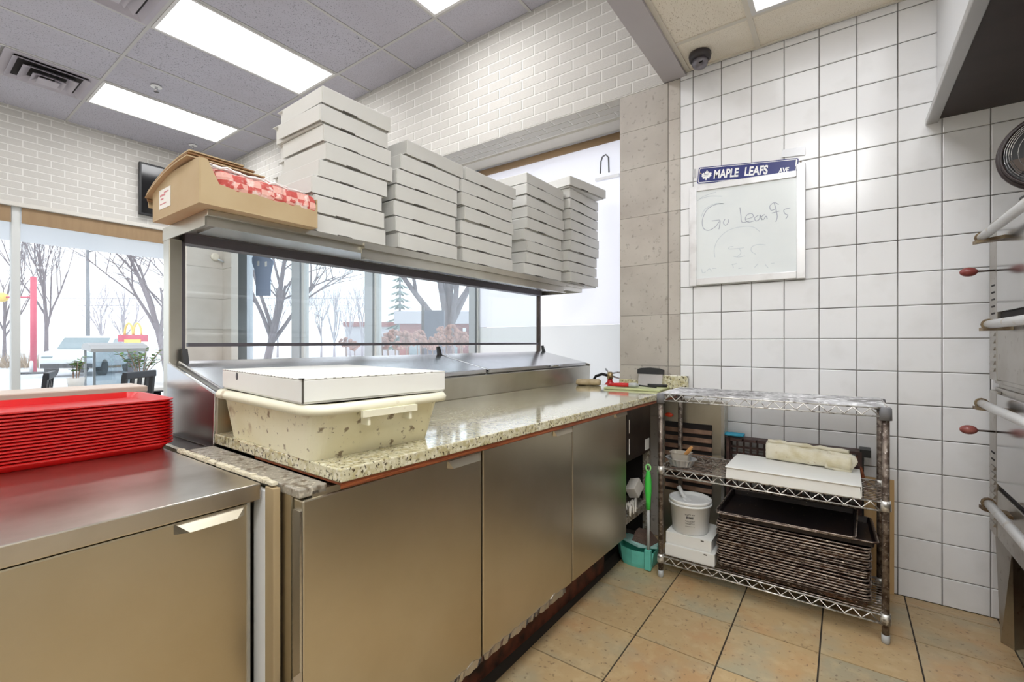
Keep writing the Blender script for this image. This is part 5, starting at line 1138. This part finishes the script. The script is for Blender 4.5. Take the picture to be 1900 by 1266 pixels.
# lamp post
p = Vector(gz(163, 42, GZ)); lp = root('street_lamp', p, 0, 'tall grey street lamp with one arm outside the left window', 'street lamp')
MB().tube([p, p + Vector((0, 0, 10))], [.17, .12], 8).build('pole', grey_post, lp); a_ = p + Vector((0, 0, 9.6)); MB().tube([a_, a_ + rt * .9 + Vector((0, 0, .25)), a_ + rt * 1.6 + Vector((0, 0, .55))], .06, 6).build('arm', grey_post, lp)
MB().hexa([a_ + rt * 1.5 + Vector((-.1, -.1, .5)), a_ + rt * 2.1 + Vector((-.1, -.1, .68)), a_ + rt * 2.1 + Vector((.1, .1, .68)), a_ + rt * 1.5 + Vector((.1, .1, .5)), a_ + rt * 1.5 + Vector((-.1, -.1, .62)), a_ + rt * 2.1 + Vector((-.1, -.1, .76)), a_ + rt * 2.1 + Vector((.1, .1, .76)), a_ + rt * 1.5 + Vector((.1, .1, .62))]).build('lamp_head', grey_post, lp)
wr = MB()
for z, z2 in ((6.0, 5.6), (5.3, 4.9)): wr.tube([Vector(gz(-150, 47, z)), Vector(gz(163, 46, z2)), Vector(gz(700, 48, z2 + .2))], .025, 4)
tag(wr.build('power_lines', grey_post), 'thin power lines strung across the street behind the lamp', 'power line')
# road sign with arches
p = Vector(gz(247, 16, GZ)); fw = Vector((-_s, _c, 0)); sg = root('drive_sign', p, 0, 'low red sign with two yellow arches outside the left window', 'sign')
def slab(c_, w_, z0, z1, t_): 
    return MB().hexa([c_ - rt * w_ - fw * t_ + Vector((0, 0, z0)), c_ + rt * w_ - fw * t_ + Vector((0, 0, z0)), c_ + rt * w_ + fw * t_ + Vector((0, 0, z0)), c_ - rt * w_ + fw * t_ + Vector((0, 0, z0)), c_ - rt * w_ - fw * t_ + Vector((0, 0, z1)), c_ + rt * w_ - fw * t_ + Vector((0, 0, z1)), c_ + rt * w_ + fw * t_ + Vector((0, 0, z1)), c_ - rt * w_ + fw * t_ + Vector((0, 0, z1))])
slab(p, .12, 0, 1.4, .08).build('stand', grey_post, sg); slab(p, .46, 1.38, 1.62, .08).build('red_board', red_post_m, sg); slab(p - fw * .09 + rt * .06, .28, 1.30, 1.46, .02).build('yellow_board', yellow_p, sg)
mb = MB()
for k in (-1, 1): mb.tube([p + rt * (k * .15 + .14 * math.cos(t_)) + Vector((0, 0, GZ + 1.77 + .40 * math.sin(t_))) for t_ in [math.pi * i / 12 for i in range(13)]], .035, 6)
mb.build('arches', yellow_p, sg)
# parked car
def car(px, d, rz, label):
    X, Y, Z = gz(px, d, GZ); r = root('parked_car', (X, Y, Z), rz, label, 'car')
    bodyp = [(-2.1, .35), (2.1, .35), (2.15, .75), (1.9, .98), (1.05, 1.08), (.35, 1.62), (-1.7, 1.66), (-2.1, 1.0)]
    MB().prism([(X + a_, Z + b_) for a_, b_ in bodyp], 'y', Y - .88, Y + .88).build('body', car_w, r, bev=.05)
    MB().prism([(X + .98, Z + 1.10), (X + .40, Z + 1.55), (X + .46, Z + 1.56), (X + 1.05, Z + 1.11)], 'y', Y - .76, Y + .76).build('windscreen', car_glass, r)
    for s_ in (-1, 1):
        MB().prism([(X + .75, Z + 1.1), (X + .3, Z + 1.52), (X - .4, Z + 1.54), (X - .4, Z + 1.1)], 'y', Y + s_ * .885 - .005, Y + s_ * .885 + .005).build('side_window', car_glass, r)
        MB().prism([(X - .5, Z + 1.1), (X - .5, Z + 1.54), (X - 1.6, Z + 1.54), (X - 1.8, Z + 1.1)], 'y', Y + s_ * .885 - .005, Y + s_ * .885 + .005).build('side_window', car_glass, r)
        for wx in (-1.3, 1.35):
            MB().lathe([(.20, 0), (.33, .01), (.33, .2), (.20, .21)], (0, 0, 0), 18).xf(Matrix.Translation((X + wx, Y + s_ * .80 + .105, Z + .33)) @ Matrix.Rotation(R(90), 4, 'X')).build('wheel', tyre, r)
    for s_ in (-.62, .62): B(X + 2.08, X + 2.14, Y + s_ - .16, Y + s_ + .16, Z + .68, Z + .82).build('headlamp', car_glass, r)
    B(X + 2.1, X + 2.18, Y - .8, Y + .8, Z + .36, Z + .52).build('bumper', tyre, r)
car(172, 20, R(-32), 'white parked car behind the glass display case')
# low building, dark board sign and dried flowers behind the back window
p = Vector(gz(815, 22, GZ)); bl_ = root('brick_building', p, 0, 'low red brick building behind the dark board sign', 'building')
slab(p + rt * 0.3, 1.9, 0, 2.2, 1.2).build('wall', bldg_red, bl_); slab(p + rt * .3, 2.1, 2.2, 2.75, 1.4).build('roof', bldg_grey, bl_)
for k in range(3): slab(p + rt * (-.9 + k * .95) - fw * 1.22, .25, .5, 1.7, .03).build('window', car_glass, bl_)
p = Vector(gz(715, 50, GZ)); b2_ = root('house', p, 0, 'pale grey house far beyond the dried flower bed', 'building'); slab(p, 3.6, 0, 3.0, 2).build('wall', bldg_grey, b2_); slab(p, 3.8, 3.0, 3.5, 2.2).build('roof', bldg_red, b2_)
p = Vector(gz(803, 7.6, GZ)); ds = root('board_sign', p, 0, 'dark standing sign board with white script outside', 'sign')
slab(p + rt * .02, .17, .02, 1.88, .03).build('board', sign_dk, ds); slab(p - rt * .16, .02, 0, 1.95, .04).build('frame_post', steel_dark, ds)
def scr(pts, w_):
    return MB().tube([p + rt * a_ * .17 - fw * .034 + Vector((0, 0, b_)) for a_, b_ in pts], w_, 5)
scr([(-.6, 1.25), (-.2, 1.28), (.3, 1.36), (.8, 1.50), (.3, 1.30), (-.1, 1.22)], .010).build('swoosh', white_p, ds)
scr([(-.6, 1.02), (-.5, 1.12), (-.35, 1.02), (-.2, 1.12), (-.1, 1.0), (.1, 1.12), (.25, 1.14), (.2, 1.02), (.35, 1.0), (.55, 1.14), (.7, 1.16), (.75, 1.05), (.55, 1.0)], .008).build('script', white_p, ds)
p = Vector(gz(862, 8.5, GZ)); rb = root('red_banner', p, 0, 'narrow maroon banner right of the thick tree trunk', 'banner'); slab(p, .13, .3, 1.62, .02).build('cloth', M('maroon', srgb(132, 78, 78), .8), rb); slab(p + rt * .15, .012, 0, 1.75, .012).build('pole', grey_post, rb); slab(p - fw * .025, .03, 1.40, 1.62, .004).build('white_mark', white_p, rb)
rs = random.Random(77); n_f = 0
sp_ = [(708, 1.2), (716, 1.5), (728, 1.75), (738, 1.1), (750, 1.6), (760, 1.25), (770, 1.5), (781, 1.7), (792, 1.3), (802, 1.15), (812, 1.5), (820, 1.9), (828, 1.4), (838, 1.95), (846, 1.5), (853, 1.25), (861, 1.6), (868, 1.4), (640, 1.3), (655, 1.1)]
for i, (px, hh) in enumerate(sp_):
    d = 5.5 + (i % 4) * .42; y_ = 636 - (hh - 1.45) * 30; p = Vector(gz(px, d, GZ)); h_ = CAMH - GZ + (636 - (642 - (hh - 1.1) * 34)) * d / FPX
    r = root('dried_hydrangea', p, 0, 'dried tan hydrangea bloom outside the back window, %s from the left' % (['first', 'second', 'third'] + ORD[3:])[(i + 2) % 20], 'flower', 'dried hydrangeas')
    tp = p + Vector((rs.uniform(-.05, .05), rs.uniform(-.05, .05), h_)); MB().tube([p, p.lerp(tp, .5) + Vector((.03, .02, 0)), tp], .008, 5).build('stem', stem_m, r)
    mb = MB()
    for k in range(26):
        u_ = Vector((rs.gauss(0, 1), rs.gauss(0, 1), rs.gauss(0, 1))).normalized(); mb.ball(tp + Vector((u_.x * .075, u_.y * .075, u_.z * .055)), .026, 5, 3)
    mb.build('flower_head', dried, r)
bed(600, 9, 2.2, .5, .45, 'low tan planting strip under the back windows outside')
# extra crossing twigs of leafless shrubs are part of the trees above
for o in list(bpy.data.objects):
    if o.type == 'MESH' and o.get('label') is None and o.parent is None and o.get('kind') is None:
        print('UNTAGGED', o.name)
